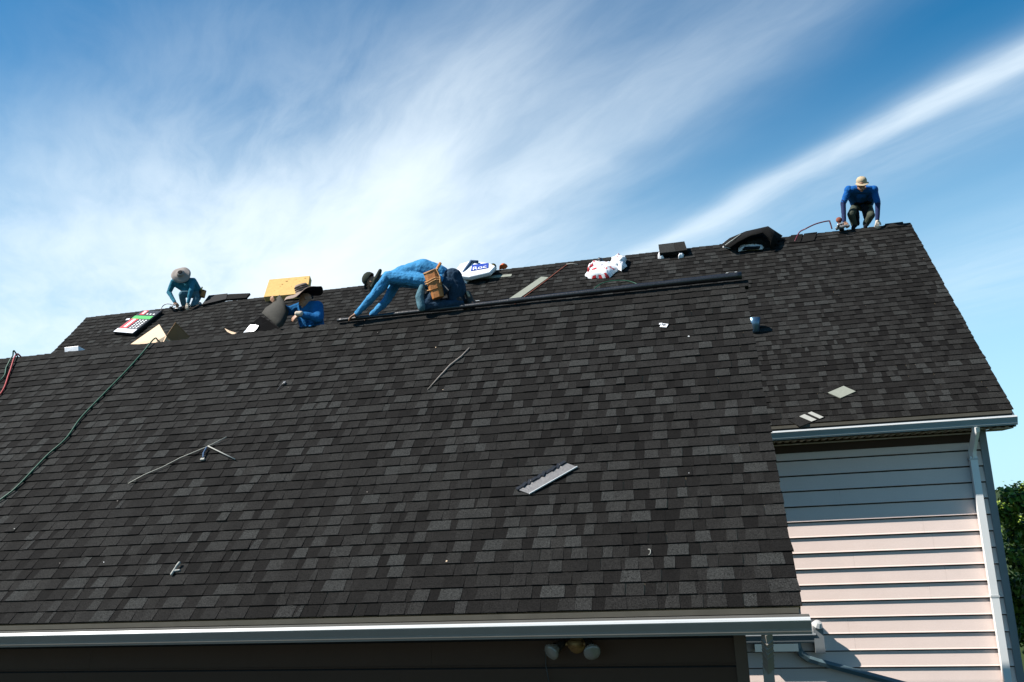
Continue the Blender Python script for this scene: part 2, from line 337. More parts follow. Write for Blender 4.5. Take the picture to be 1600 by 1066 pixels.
# ================================================================ GARAGE
garage = tag(empty('garage', (-6.5, 9.5, -4.6)), 'low garage wing in front with big dark shingle roof, white gutter and brown wall', 'building')
GO = Matrix.Translation((6.5, -9.5, 4.6))
gbase = empty('x'); bpy.data.objects.remove(gbase)
def P(o, parent):                      # keep world placement under a parent that has its own location
    o.parent = parent; o.matrix_parent_inverse = Matrix.Translation(-parent.location); return o
GX0, GX1 = -14.0, .564
roof, _, _ = building_roof(None, GX0, GX1, YF, ZF, NF, 2.0, lambda i, x: i < 7 and x > -7.6, 3)
for nm in [o for o in C.objects if o.name.startswith(('roof', 'rear_roof')) and o.parent is None]: P(nm, garage)
n0 = set(C.objects)
ridge_caps(None, GX0, GX1 - .12, GRY, GRZ, seed=4)
w = MB(); w.b2(-13.6, .06, 7.87, 12.2, -4.6, -1.02, 'dark'); w.prism([(7.90, -1.021), (12.19, -1.021), (12.19, 1.50), (GRY, GRZ - .16), (7.90, -.63)], -13.59, .05, 'brown_siding')  # black core shows in the lap gaps as painted shadow lines
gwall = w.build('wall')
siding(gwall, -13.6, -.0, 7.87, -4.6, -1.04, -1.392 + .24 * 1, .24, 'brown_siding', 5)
t_ = MB(); t_.b2(.0, .10, 7.835, 7.875, -4.6, -1.04, 'brown_trim'); t_.b2(.065, .102, 7.875, 7.97, -4.6, -1.04, 'brown_trim'); t_.build('corner_trim')
f_ = MB(); f_.b2(-13.98, GX1 - .03, 7.50, 7.52, -1.09, -.905, 'shade_brown'); f_.build('fascia')  # dark brown paints the shade inside the gutter
f_ = MB(); f_.b2(-13.98, GX1 - .03, 7.488, 7.499, -.935, -.893, 'tan_edge'); f_.build('drip_edge')
f_ = MB(); f_.b2(-13.98, GX1 - .03, 7.52, 7.868, -1.075, -1.06, 'soffit'); f_.build('soffit')
f_ = MB()
for sgn in (1, -1):
    f_.add([(x, GRY - sgn * (GRY - YF - .01) * t, GRZ - (GRZ - ZF - .0) * t - d) for x in (GX1 - .035, GX1 - .012) for t in (0, .985 if sgn > 0 else .38) for d in (.015, .17)],
           [(0, 1, 3, 2), (4, 6, 7, 5), (0, 4, 5, 1), (2, 3, 7, 6), (0, 2, 6, 4), (1, 5, 7, 3)], 'grey_metal')
f_.build('rake_board')
gutter(None, 'gutter', -13.9, .605, 7.365, -.952, face='dull_shade_metal')  # darker face tone paints its shade, lip left bright as a highlight
f_ = MB(); f_.tube([(.262, 7.44, -1.075), (.262, 7.46, -1.12), (.262, 7.56, -1.20), (.262, 7.70, -1.33), (.262, 7.79, -1.42)], 0.045, 'dull_shade_metal', 4)
dn = f_.build('downspout'); f_ = MB(); f_.b2(.213, .301, 7.765, 7.832, -4.5, -1.40, 'dull_shade_metal'); ch = f_.build('lower_pipe', dn)
f_ = MB()
for k in range(6):
    t = k / 5; f_.tube([(.262, 7.455 + .30 * t, -1.13 - .24 * t), (.262, 7.463 + .30 * t, -1.136 - .24 * t)], .049, 'dull_shade_metal', 4)
f_.build('elbow_rib', dn)
for o in list(C.objects):
    if o not in n0 and o.parent is None: P(o, garage)
n0 = set(C.objects)
bpy.context.view_layer.update()
# flood light on the garage wall
fl = tag(empty('floodlight', (-1.36, 7.85, -1.135)), 'twin-bulb security light with brass box under the white front gutter', 'lamp')
m = MB(); m.lathe([(.0, -.05), (.055, -.05), (.06, -.03), (.06, .0), (.0, .0)], 'brass', (0, -.02, -.06), (0, -1, -.1), 16); m.box((0, -.06, -.045), (.10, .05, .05), 'brass'); m.build('junction_box', fl, True)
for sx, ax in ((-1, Vector((-.55, -.72, -.38))), (1, Vector((.30, -.85, -.40)))):
    ax.normalize(); base = Vector((sx * .10, -.07, -.04)); m = MB(); m.tube([(sx * .03, -.05, -.05), base], .014, 'brass', 8)
    m.lathe([(.0, -.02), (.028, -.02), (.032, .03), (.040, .06)], 'tool', base, ax, 16); hd = m.build('lamp_holder', fl, True)
    m = MB(); m.lathe([(.026, .03), (.030, .055), (.058, .100), (.062, .115), (.055, .126), (.03, .134), (.0, .136)], 'glass', base, ax, 20); m.build('bulb', hd, True)
fl.scale = (1.22, 1.22, 1.22)
m = MB(); m.tube([(-.23, -.02, -.06), (-.235, -.022, -.2), (-.21, -.025, -.36), (-.2, -.02, -.9)], .004, 'tool', 5); m.build('cable', fl)

# ================================================================ MAIN HOUSE
house = tag(empty('house', (-5.5, 18, -4.6)), 'taller house behind with beige lap siding and a long dark shingle roof', 'building')
HX0, HX1 = -15.24, 4.293
building_roof(None, HX0, HX1, YM, ZM, NM, 6.0, lambda i, x: i < 17 and x > .88, 8)
ridge_caps(None, HX0, HX1 - .16, MRY, MRZ, seed=6)
w = MB(); w.prism([(14.23, -4.6), (21.9, -4.6), (21.9, .95), (MRY, MRZ - .25), (14.23, 1.02)], -15.0, 3.93, 'shade_brown'); hwall = w.build('wall')  # dark brown core paints shadow lines into the gaps between boards
siding(hwall, -14.95, 3.90, 14.228, -4.6, .93, -2.563 + .2385 * 14, .2385, 'siding', 9)
t_ = MB(); t_.b2(3.885, 3.985, 14.185, 14.228, -4.6, .9, 'grey_metal'); t_.b2(3.945, 3.987, 14.228, 14.33, -4.6, .9, 'grey_metal'); t_.build('corner_board')
f_ = MB(); f_.b2(HX0 + .02, HX1 - .03, 13.80, 13.82, .83, 1.045, 'shade_brown'); f_.build('fascia')  # brown tone stands in for shade behind the gutter
f_ = MB(); f_.b2(HX0 + .02, HX1 - .03, 13.788, 13.799, 1.015, 1.06, 'tan_edge'); f_.build('drip_edge')
f_ = MB(); f_.b2(HX0 + .02, HX1 - .02, 13.82, 14.226, .835, .85, 'soffit')
x = -3.
while x < HX1 - .05: f_.b2(x, x + .055, 13.83, 14.20, .818, .834, 'soffit'); x += .11
f_.build('soffit')
f_ = MB(); f_.prism([(14.2, .65), (14.226, .65), (14.226, .834), (14.2, .834)], -14.9, 3.88, 'brown_siding'); f_.build('frieze_shade_board')  # brown board under the soffit, dark tone standing in for eave shade
f_ = MB(); f_.prism([(13.79, .82), (14.36, .82), (14.36, 1.45), (13.79, 1.0)], 4.262, 4.29, 'grey_metal'); f_.b2(3.99, 4.262, 13.83, 14.35, .80, .817, 'soffit'); f_.build('eave_return')
f_ = MB()
for xx in (HX1 - .035, HX0 + .012):
    for sgn in (1, -1):
        f_.add([(x, MRY - sgn * (MRY - YM - .01) * t, MRZ - (MRZ - ZM) * t - d) for x in (xx, xx + .023) for t in (0, .985) for d in (.015, .19)],
               [(0, 1, 3, 2), (4, 6, 7, 5), (0, 4, 5, 1), (2, 3, 7, 6), (0, 2, 6, 4), (1, 5, 7, 3)], 'grey_metal')
f_.build('rake_board')
gutter(None, 'gutter', HX0 + .02, 4.285, 13.665, .975, face='shade_gutter')  # blue-grey face paints shade and sky reflection on a white gutter
f_ = MB(); f_.tube([(3.735, 13.74, .85), (3.735, 13.76, .79), (3.735, 13.92, .66), (3.735, 14.08, .53), (3.735, 14.13, .42)], .055, 'bright_metal', 4)
f_.b2(3.69, 3.79, 14.09, 14.175, -4.5, .44, 'bright_metal'); dn = f_.build('downspout')
f_ = MB()
for zz in (.38, -1.6, -3.4): f_.b2(3.68, 3.80, 14.085, 14.21, zz, zz + .03, 'white_metal')
f_.build('bracket', dn)
# short side gutter on the house wall with its elbow and slanting pipe
gutter(None, 'side_gutter', -.6, 1.20, 13.98, -2.04, .14, .19, 'grey_metal')
f_ = MB(); f_.b2(1.17, 1.31, 14.0, 14.21, -2.33, -1.965, 'grey_metal'); f_.b2(.3, .93, 14.02, 14.2, -2.30, -2.19, 'teal'); f_.build('side_fascia')
f_ = MB(); f_.lathe([(.0, -.06), (.05, -.05), (.085, 0), (.05, .06), (0, .07)], 'white_metal', (1.235, 14.02, -1.93), (.3, -.4, .8), 10); f_.build('side_end_cap')
f_ = MB(); f_.tube([(.93, 14.08, -2.12), (.93, 14.08, -2.26), (.96, 14.09, -2.34), (1.06, 14.11, -2.42), (1.20, 14.13, -2.47), (2.36, 14.13, -2.80), (3.2, 14.13, -3.05), (3.3, 14.13, -3.12), (3.32, 14.13, -4.5)], .055, 'teal', 6); f_.build('side_downspout')
for o in list(C.objects):
    if o not in n0 and o.parent is None and o is not house and o is not fl: P(o, house)

# ================================================================ people
def sph(m_, c, r, ax=None, n=12):
    prof = [(max(.0001, math.sin(math.pi * k / 8)) , -math.cos(math.pi * k / 8)) for k in range(9)]
    rx_, ry_, rz_ = (r, r, r) if isinstance(r, (int, float)) else r
    q = Vector((0, 0, 1)).rotation_difference(Vector(ax).normalized()) if ax is not None else Quaternion()
    vs = []
    for a_, h in prof:
        for k in range(n): t = 2 * math.pi * k / n; vs.append(Vector(c) + q @ Vector((a_ * math.cos(t) * rx_, a_ * math.sin(t) * ry_, h * rz_)))
    fs = [(i * n + k, i * n + (k + 1) % n, (i + 1) * n + (k + 1) % n, (i + 1) * n + k) for i in range(8) for k in range(n)]
    m_.add(vs, fs + [tuple(range(n))[::-1], tuple(range(8 * n, 9 * n))], 'skin')
def limb(m_, p, q, r1, r2, n=12):
    p, q = Vector(p), Vector(q); sph(m_, p, r1); sph(m_, q, r2); k = 4
    m_.tube([p.lerp(q, i / k) for i in range(k + 1)], [r1 + (r2 - r1) * i / k for i in range(k + 1)], 'skin', n)
def chain(m_, pts, rs):
    for i in range(len(pts) - 1): limb(m_, pts[i], pts[i + 1], rs[i], rs[i + 1])
def shell(m_, name, parent, material, vox=.011, wr=0., wscale=.09, sm=4):
    o = m_.build(name, parent, True); o.data.materials.clear(); o.data.materials.append(M[material])
    for p in o.data.polygons: p.material_index = 0
    r_ = o.modifiers.new('fuse', 'REMESH'); r_.mode = 'VOXEL'; r_.voxel_size = vox; r_.use_smooth_shade = True
    s_ = o.modifiers.new('soften', 'SMOOTH'); s_.factor = .5; s_.iterations = sm
    if wr:
        tx = bpy.data.textures.new(name + '_folds', 'MUSGRAVE') if False else bpy.data.textures.new('folds', 'CLOUDS'); tx.noise_scale = wscale * 2.2; tx.noise_depth = 2; tx.noise_type = 'HARD_NOISE'
        d_ = o.modifiers.new('folds', 'DISPLACE'); d_.texture = tx; d_.strength = wr * .7; d_.mid_level = .4; d_.texture_coords = 'GLOBAL'
    return o
def hand(m_, wr, d, up, side, sc=1., curl=.5, spread=.16):
    """palm, four jointed fingers of unequal length and a thumb from the side of the palm"""
    d = Vector(d).normalized(); up = Vector(up); up = (up - d * up.dot(d)).normalized(); sd = d.cross(up).normalized() * side; wr = Vector(wr)
    limb(m_, wr, wr + d * .03 * sc, .027 * sc, .028 * sc)
    for k in (-1, -.33, .33, 1): limb(m_, wr + d * .02 * sc + sd * k * .014 * sc, wr + d * .085 * sc + sd * k * .027 * sc, .017 * sc, .0135 * sc)
    for k, ln in zip((-1, -.33, .33, 1), (.060, .074, .080, .070)):
        b_ = wr + d * .088 * sc + sd * k * .029 * sc; dd = (d + sd * k * spread).normalized(); p1 = b_ + (dd - up * curl * .45).normalized() * ln * .5 * sc
        p2 = p1 + (dd - up * curl * 1.1).normalized() * ln * .3 * sc; p3 = p2 + (dd - up * curl * 1.9).normalized() * ln * .24 * sc
        chain(m_, [b_, p1, p2, p3], [.0115 * sc, .0105 * sc, .0095 * sc, .0085 * sc])
    b_ = wr + d * .025 * sc + sd * .024 * sc; p1 = b_ + (d * .6 + sd * .8 - up * .25).normalized() * .042 * sc; p2 = p1 + (d * .95 + sd * .35 - up * .3).normalized() * .034 * sc
    chain(m_, [b_, p1, p2], [.017 * sc, .0125 * sc, .010 * sc])
def person(base, label, J, shirt, trousers, skin='skin', boots='boot', sc=1., forearm=None, glove=(None, None), bulk=1.0, wr=.03):
    """J: joints in metres. One fused body, with clothes, gloves and boots fused over it"""
    t = tag(empty('person', base), label, 'person', 'roofers at work'); T = -Vector(base)
    G_ = {k: (Vector(v) + T) for k, v in J.items() if len(v) == 3 and not k.startswith('d_')}
    D_ = {k: Vector(v) for k, v in J.items() if k.startswith('d_')}
    hd, nk, ch_, pv = G_['head'], G_['neck'], G_['chest'], G_['pelvis']; face = D_['d_face'].normalized(); top = D_['d_top'].normalized(); side = face.cross(top).normalized()
    b = MB()
    # head: skull, jaw, nose, brow, ears, chin
    q = Vector((0, 0, 1)).rotation_difference(top)
    sph(b, hd + top * .025, (.078, .078, .092), top); sph(b, hd + face * .028 - top * .045, (.058, .058, .062), top); sph(b, hd - face * .03 + top * .02, (.074, .074, .08), top)
    limb(b, hd + face * .085 + top * .015, hd + face * .105 - top * .022, .009, .015); limb(b, hd + face * .076 + side * .03 + top * .03, hd + face * .076 - side * .03 + top * .03, .014, .014)
    limb(b, hd + face * .088 - top * .052 + side * .018, hd + face * .088 - top * .052 - side * .018, .010, .010); sph(b, hd + face * .07 - top * .088, .022)
    for s_ in (1, -1): sph(b, hd + side * .078 * s_ - face * .005, (.012, .02, .032), top)
    limb(b, nk, hd - top * .05 - face * .01, .056, .054)
    mid = (ch_ + pv) / 2
    for s_ in ('a', 'b'):
        chain(b, [nk, G_['sh' + s_]], [.05, .06]); chain(b, [G_['sh' + s_], G_['hip' + s_]], [.068, .08])
        chain(b, [G_['sh' + s_], G_['el' + s_], G_['wr' + s_]], [.050, .038, .026])
        chain(b, [G_['hip' + s_], G_['kn' + s_], G_['an' + s_]], [.078, .052, .038]); limb(b, G_['an' + s_], G_['to' + s_], .038, .03)
        hand(b, G_['wr' + s_], D_['d_hand' + s_], D_['d_up' + s_], 1 if s_ == 'a' else -1, curl=J.get('curl', (.5,))[0])
    chain(b, [ch_, mid, pv], [.11, .10, .11])
    shell(b, 'body', t, skin, .0075, sm=2)
    # shirt
    s = MB(); B = bulk
    chain(s, [ch_, mid, pv], [.135 * B, .130 * B, .130 * B]); chain(s, [nk - (nk - ch_) * .12, ch_], [.068, .12 * B])
    yk = nk.lerp(ch_, .30)
    for k in ('a', 'b'):
        chain(s, [yk, G_['sh' + k]], [.082 * B, .072 * B]); chain(s, [nk.lerp(ch_, .12), G_['sh' + k].lerp(nk, .35)], [.060, .068 * B]); chain(s, [ch_, G_['sh' + k]], [.11, .072 * B]); chain(s, [G_['sh' + k], G_['sh' + k].lerp(G_['hip' + k], .85)], [.082 * B, .098 * B])
        e = G_['wr' + k]
        if forearm: e = G_['sh' + k].lerp(G_['el' + k], .9); chain(s, [G_['sh' + k], e], [.068 * B, .056 * B])
        else: chain(s, [G_['sh' + k], G_['el' + k], e], [.078 * B, .062 * B, .042 * B])
    shell(s, 'shirt', t, shirt, .010, wr, .075, 3)
    if forearm:
        s = MB()
        for k in ('a', 'b'): chain(s, [G_['sh' + k].lerp(G_['el' + k], .8), G_['el' + k], G_['wr' + k]], [.062, .056, .042])
        shell(s, 'undersleeve', t, forearm, .009, .012, .05, 3)
    s = MB(); chain(s, [pv, (G_['hipa'] + G_['hipb']) / 2], [.135, .13])
    for k in ('a', 'b'):
        chain(s, [pv, G_['hip' + k]], [.12, .104]); chain(s, [G_['hip' + k], G_['kn' + k], G_['an' + k]], [.104, .080, .066])
    shell(s, 'trousers', t, trousers, .010, wr, .07, 3)
    for k in ('a', 'b'):
        s = MB(); a_, o_ = G_['an' + k], G_['to' + k]; dn_ = Vector((0, 0, -1)); chain(s, [a_ + Vector((0, 0, .05)), a_], [.050, .050]); limb(s, a_ + dn_ * .01, o_, .046, .040)
        shell(s, 'boot', t, boots, .009, sm=2)
        if glove[0 if k == 'a' else 1]:
            s = MB(); hand(s, G_['wr' + k], D_['d_hand' + k], D_['d_up' + k], 1 if k == 'a' else -1, 1.16, J.get('curl', (.5,))[0]); limb(s, G_['wr' + k] - D_['d_hand' + k].normalized() * .05, G_['wr' + k], .034, .032)
            shell(s, 'glove', t, 'glove', .008, sm=2)
    return t, T

# worker on the left end of the house ridge
b1 = (-12.310, 18.070, 5.250)
J1 = dict(head=(-12.417, 17.930, 6.078), neck=(-12.369, 18.020, 6.013), chest=(-12.330, 18.100, 5.897), pelvis=(-12.265, 18.280, 5.703), sha=(-12.713, 18.000, 5.965), shb=(-12.238, 18.120, 5.975),
    ela=(-12.796, 17.950, 5.699), elb=(-12.167, 17.920, 5.639), wra=(-12.549, 17.840, 5.402), wrb=(-12.189, 17.860, 5.352), hipa=(-12.301, 18.200, 5.655), hipb=(-12.202, 18.320, 5.706),
    kna=(-12.421, 17.930, 5.604), knb=(-12.177, 18.080, 5.336), ana=(-12.458, 18.100, 5.337), anb=(-12.295, 18.500, 5.426), toa=(-12.386, 17.920, 5.241), tob=(-12.307, 18.550, 5.305),
    d_face=(-.1, -.28, -.95), d_top=(.30, -.90, .30), d_handa=(.55, -.1, -.6), d_handb=(-.15, -.2, -.9), d_upa=(0, -.6, .6), d_upb=(0, -1, .1), curl=(.8,))
p1, T1 = person(b1, 'kneeling roofer in grey wide-brimmed hat, teal shirt and washed jeans, leftmost of the four', J1, 'shirt_teal', 'denim', glove=(None, 1), wr=.022)
def hat_w(parent, c, ax, mats, rb, rc, hc, wob=0., nb=30, sq=1., band=None, ph=0.):
    m_ = MB(); wv = (lambda t, r: wob * math.sin(2 * t + ph) * max(0, (r - rc)) / (rb - rc) + wob * .35 * math.sin(5 * t) * max(0, (r - rc)) / (rb - rc))
    m_.lathe([(rb, -.028), (rb * .99, -.020), (rb * .8, -.008), (rc * 1.08, .004), (rc, .012), (rc * .97, .05), (rc * .93, hc * .75), (rc * .80, hc * .95), (rc * .45, hc), (.001, hc * .97)], mats[0], c, ax, nb, sq, wv)
    m_.lathe([(rb, -.028), (rb * .8, -.016), (rc * 1.02, -.004), (rc * .9, .0), (rc * .9, hc * .7), (.001, hc * .9)], mats[1], c, ax, nb, sq, wv)
    o = m_.build('hat', parent, True, fix=False); return o
c1 = Vector((-12.414, 17.860, 6.100)) + T1
hat_w(p1, c1, (.34, -.88, .34), ('hat_grey', 'hat_grey'), .235, .098, .085, .022)
m = MB(); m.lathe([(.070, .055), (.066, .078), (.052, .088), (.03, .092), (.001, .092)], 'crown_shade', c1, (.34, -.88, .34), 16); m.build('hat_top_shade', p1, True)  # dark cap over the crown paints its shadow
m = MB(); cc = Vector((-12.085, 18.280, 5.667)) + T1
m.box(cc, (.13, .12, .20), 'belt_dark', Matrix.Rotation(.25, 3, 'Y')); m.box(cc + Vector((.06, -.05, -.02)), (.09, .07, .15), 'leather', Matrix.Rotation(.3, 3, 'Y')); m.box(cc + Vector((.03, -.07, .11)), (.03, .03, .10), 'yellow', Matrix.Rotation(.3, 3, 'Y'))
bevel(m.build('tool_pouch', p1), .012)

# worker on the right end of the house ridge
b4 = (3.348, 18.070, 5.399)
J4 = dict(head=(3.405, 17.760, 6.144), neck=(3.429, 17.920, 6.145), chest=(3.450, 18.120, 6.117), pelvis=(3.528, 18.620, 6.042), sha=(3.189, 17.980, 6.158), shb=(3.668, 17.980, 6.091),
    ela=(3.056, 18.020, 5.896), elb=(3.720, 18.020, 5.805), wra=(3.019, 17.960, 5.489), wrb=(3.657, 17.960, 5.434), hipa=(3.420, 18.580, 5.999), hipb=(3.623, 18.580, 5.972),
    kna=(3.190, 18.060, 5.653), knb=(3.568, 18.060, 5.575), ana=(3.245, 18.180, 5.448), anb=(3.475, 18.200, 5.453), toa=(3.187, 18.040, 5.341), tob=(3.427, 18.060, 5.344),
    d_face=(0, -.60, -.80), d_top=(0, -.80, .60), d_handa=(.3, -.25, -.75), d_handb=(-.15, -.25, -.75), d_upa=(-.2, -1, .1), d_upb=(.2, -1, .1), curl=(.7,))
p4, T4 = person(b4, 'crouching roofer in tan cap and royal blue shirt with navy sleeves, rightmost of the four', J4, 'shirt_royal', 'olive', forearm='navy', glove=(None, 1), boots='black_cloth', wr=.02, bulk=1.15)
def cap_hat(parent, hd, top, face, material, vis=.075, drop=.0):
    top = Vector(top).normalized(); face = Vector(face).normalized(); face = (face - top * face.dot(top)).normalized(); sd = face.cross(top)
    m_ = MB(); c = hd + top * .03; prof = [(.103, -.01), (.105, .01), (.100, .045), (.084, .075), (.055, .095), (.02, .103), (.001, .104)]
    m_.lathe(prof, material, c, top, 24); m_.lathe([(.001, .108), (.012, .107), (.012, .100)], material, c, top, 8)
    cr = m_.build('cap', parent, True)
    v_ = MB(); up_, lo_ = [], []
    for i in range(13):
        t = -1.15 + 2.3 * i / 12; e = face * math.cos(t) + sd * math.sin(t); r_ = .100
        ext = vis * math.cos(t * .95) ** .6 if abs(t) < 1.5 else 0
        up_.append(c + e * r_ + top * .004); lo_.append(c + e * (r_ + ext) - top * (.012 + drop * math.cos(t) - .01 * abs(math.sin(t))))
    n_ = 13; vs = up_ + lo_ + [p - top * .006 for p in up_] + [p - top * .006 for p in lo_]
    fs = [(i, i + 1, n_ + i + 1, n_ + i) for i in range(12)] + [(2 * n_ + i, 3 * n_ + i, 3 * n_ + i + 1, 2 * n_ + i + 1) for i in range(12)] + [(n_ + i, n_ + i + 1, 3 * n_ + i + 1, 3 * n_ + i) for i in range(12)]
    v_.add(vs, fs, material); v_.build('visor', cr, False)
    return cr
cap_hat(p4, Vector((3.414, 17.770, 6.202)) + T4, (0, -.66, .75), (0, -.75, -.66), 'cap_tan', .07, .012)
m = MB(); cw = Vector((3.472, 18.340, 5.980)) + T4; m.box(cw, (.30, .10, .09), 'black_cloth'); m.box(cw + Vector((-.03, -.06, .0)), (.05, .02, .03), 'steel'); m.box(cw + Vector((.14, -.06, -.02)), (.08, .07, .12), 'black_cloth'); bevel(m.build('tool_belt', p4), .02, 3)
m = MB(); chain(m, [Vector((3.321, 18.200, 5.739)) + T4, Vector((3.314, 18.200, 5.473)) + T4], [.06, .045]); chain(m, [Vector((3.503, 18.200, 5.785)) + T4, Vector((3.491, 18.150, 5.546)) + T4], [.08, .055]); shell(m, 'knee_pad', p4, 'black_cloth', .01, .02)

# worker bending over the garage ridge
b3 = (-4.041, 11.140, 2.782)
J3 = dict(head=(-4.620, 11.200, 3.323), neck=(-4.440, 11.200, 3.389), chest=(-4.125, 11.200, 3.392), pelvis=(-3.548, 11.260, 3.275), sha=(-4.316, 11.060, 3.349), shb=(-4.313, 11.380, 3.363),
    ela=(-4.540, 11.020, 3.080), elb=(-4.463, 11.340, 3.079), wra=(-4.797, 11.040, 2.857), wrb=(-4.629, 11.200, 2.855), hipa=(-3.455, 11.140, 3.178), hipb=(-3.587, 11.380, 3.253),
    kna=(-3.787, 11.080, 2.873), knb=(-3.931, 11.360, 2.960), ana=(-3.297, 11.140, 2.863), anb=(-3.323, 11.360, 2.962), toa=(-3.157, 11.160, 2.779), tob=(-3.210, 11.360, 2.912),
    d_face=(-.62, -.05, -.78), d_top=(-.78, -.05, .50), d_handa=(-.85, -.1, -.40), d_handb=(-.8, -.2, -.45), d_upa=(-.3, -.2, .9), d_upb=(0, -.2, 1), curl=(.65,))
p3, T3 = person(b3, 'roofer on hands and knees in sky blue shirt with orange leather pouch on his hip', J3, 'shirt_sky', 'denim_dark', wr=.035, bulk=1.12)
m = MB(); chain(m, [Vector((-4.045, 11.200, 3.431)) + T3, Vector((-3.838, 11.220, 3.450)) + T3, Vector((-3.596, 11.240, 3.342)) + T3], [.13, .155, .14]); shell(m, 'shirt_back', p3, 'shirt_sky', .01, .03, .08)
m = MB(); chain(m, [Vector((-3.426, 11.240, 3.266)) + T3, Vector((-3.366, 11.240, 3.108)) + T3, Vector((-3.380, 11.240, 2.978)) + T3], [.16, .15, .12]); shell(m, 'seat_of_trousers', p3, 'denim_dark', .01, .03, .08)  # dark denim puts the shade of the turned-away seat into colour
m = MB(); chain(m, [Vector((-3.810, 11.060, 3.141)) + T3, Vector((-3.845, 11.040, 3.000)) + T3, Vector((-3.818, 11.030, 2.847)) + T3], [.05, .068, .062]); shell(m, 'pale_thigh', p3, 'denim', .009, .015, .06)  # lighter denim on the thigh front, outside that painted shade
h3 = Vector((-4.639, 11.200, 3.373)) + T3
cap_hat(p3, h3, (-.80, -.12, .48), (-.5, .1, -.85), 'cap_olive', .06, .0)
m = MB(); limb(m, Vector((-4.523, 11.160, 3.398)) + T3, Vector((-4.477, 11.150, 3.486)) + T3, .04, .028); limb(m, Vector((-4.539, 11.150, 3.368)) + T3, Vector((-4.611, 11.150, 3.242)) + T3, .045, .035); shell(m, 'hood', p3, 'cap_olive', .008)
for dx, k in ((733, 'a'),):
    m = MB(); limb(m, Vector((-3.216, 11.300, 3.040)) + T3, Vector((-3.135, 11.220, 2.836)) + T3, .045, .055); shell(m, 'boot_upturned', p3, 'boot', .008)
    m = MB(); limb(m, Vector((-3.210, 11.250, 3.046)) + T3, Vector((-3.176, 11.220, 2.979)) + T3, .02, .02); shell(m, 'boot_heel', p3, 'sole', .006)
m = MB()
ring = [Vector((-3.552, 11.120, 3.480)) + T3, Vector((-3.576, 11.040, 3.381)) + T3, Vector((-3.621, 11.020, 3.250)) + T3, Vector((-3.648, 11.060, 3.142)) + T3]
m.tube(ring, .022, 'leather', 8); m.build('waist_belt', p3, True)
# leather pouch on his hip: back plate, two tiers of pockets, straps
cc = Vector((-3.624, 11.020, 3.185)) + T3; tilt = Matrix.Rotation(math.radians(-12), 3, 'Y')
def pp(x, y, z_): return cc + tilt @ Vector((x, y, z_))
m = MB()
for (x0, x1, z0, z1, y0, y1) in ((-.115, .10, -.03, .17, -.045, .03), (-.10, .11, -.13, .02, -.085, .02), (-.085, .10, -.25, -.10, -.065, .03)):
    vs = [pp(x, y, z_) for z_, k in ((z0, .86), (z1, 1.)) for x, y in ((x0 * k, y1), (x0 * k, y0 * .5 * k), (x0 * .5, y0 * k), (x1 * .5, y0 * k), (x1 * k, y0 * .5 * k), (x1 * k, y1))]
    m.add(vs, [(0, 5, 4, 3, 2, 1), (6, 7, 8, 9, 10, 11)] + [(i, (i + 1) % 6, 6 + (i + 1) % 6, 6 + i) for i in range(6)], 'leather')
pouch = bevel(m.build('leather_pouch', p3), .008)
m = MB()
for z_, dy in ((.155, -.05), (.02, -.09), (-.012, -.092), (-.105, -.068)): m.tube([pp(x, dy * (1 - .45 * abs(x / .12) ** 2), z_ + .01 * math.sin(x * 30)) for x in (-.115, -.06, 0, .06, .11)], .007, 'leather_lt', 6)
m.tube([pp(.09, -.05, .16), pp(.12, -.06, .02), pp(.10, -.07, -.06)], .007, 'leather_lt', 6); m.tube([pp(.13, -.04, -.08), pp(.19, -.05, -.20)], .006, 'steel', 6)
m.build('pouch_strap', pouch)

# worker behind the garage ridge
b2_ = (-4.93, 11.75, 2.14)
J2 = dict(head=(-5.767, 11.360, 3.233), neck=(-5.745, 11.420, 3.185), chest=(-5.730, 11.450, 3.051), pelvis=(-5.749, 11.550, 2.816), sha=(-5.550, 11.320, 3.093), shb=(-5.954, 11.600, 3.187),
    ela=(-5.472, 11.200, 2.884), elb=(-6.126, 11.520, 3.127), wra=(-5.707, 11.080, 2.950), wrb=(-6.243, 11.400, 3.223), hipa=(-5.642, 11.460, 2.749), hipb=(-5.858, 11.640, 2.804),
    kna=(-5.30, 11.42, 2.50), knb=(-5.36, 11.68, 2.28), ana=(-4.98, 11.72, 2.25), anb=(-5.04, 11.92, 2.06), toa=(-4.88, 11.83, 2.10), tob=(-4.94, 12.02, 1.94),
    d_face=(-.82, -.35, -.40), d_top=(-.34, -.02, .94), d_handa=(-.80, -.15, -.45), d_handb=(-.55, -.25, .60), d_upa=(-.3, -.9, .4), d_upb=(-.5, -.8, .1), curl=(.55,))
p2, T2 = person(b2_, 'roofer in dark straw hat, half hidden behind the front ridge, holding a curved shingle', J2, 'shirt_blue', 'denim_dark', wr=.03, bulk=1.18)
c2 = Vector((-5.793, 11.340, 3.345)) + T2; ax2 = (-.20, -.20, .95)
hat = hat_w(p2, c2, ax2, ('straw', 'black_cloth'), .285, .104, .135, .045, 36, 1.05, ph=2.4)
for z0 in (.02, .052, .084):
    m = MB(); m.lathe([(.1015, z0), (.105, z0 + .004), (.105, z0 + .013), (.1005, z0 + .017)], 'straw_dark', c2, ax2, 30, 1.05); m.build('hat_band', hat, True)
m = MB(); limb(m, Vector((-5.687, 11.060, 2.949)) + T2, Vector((-5.743, 11.050, 2.957)) + T2, .042, .036); shell(m, 'pale_cuff', p2, 'glove', .008)

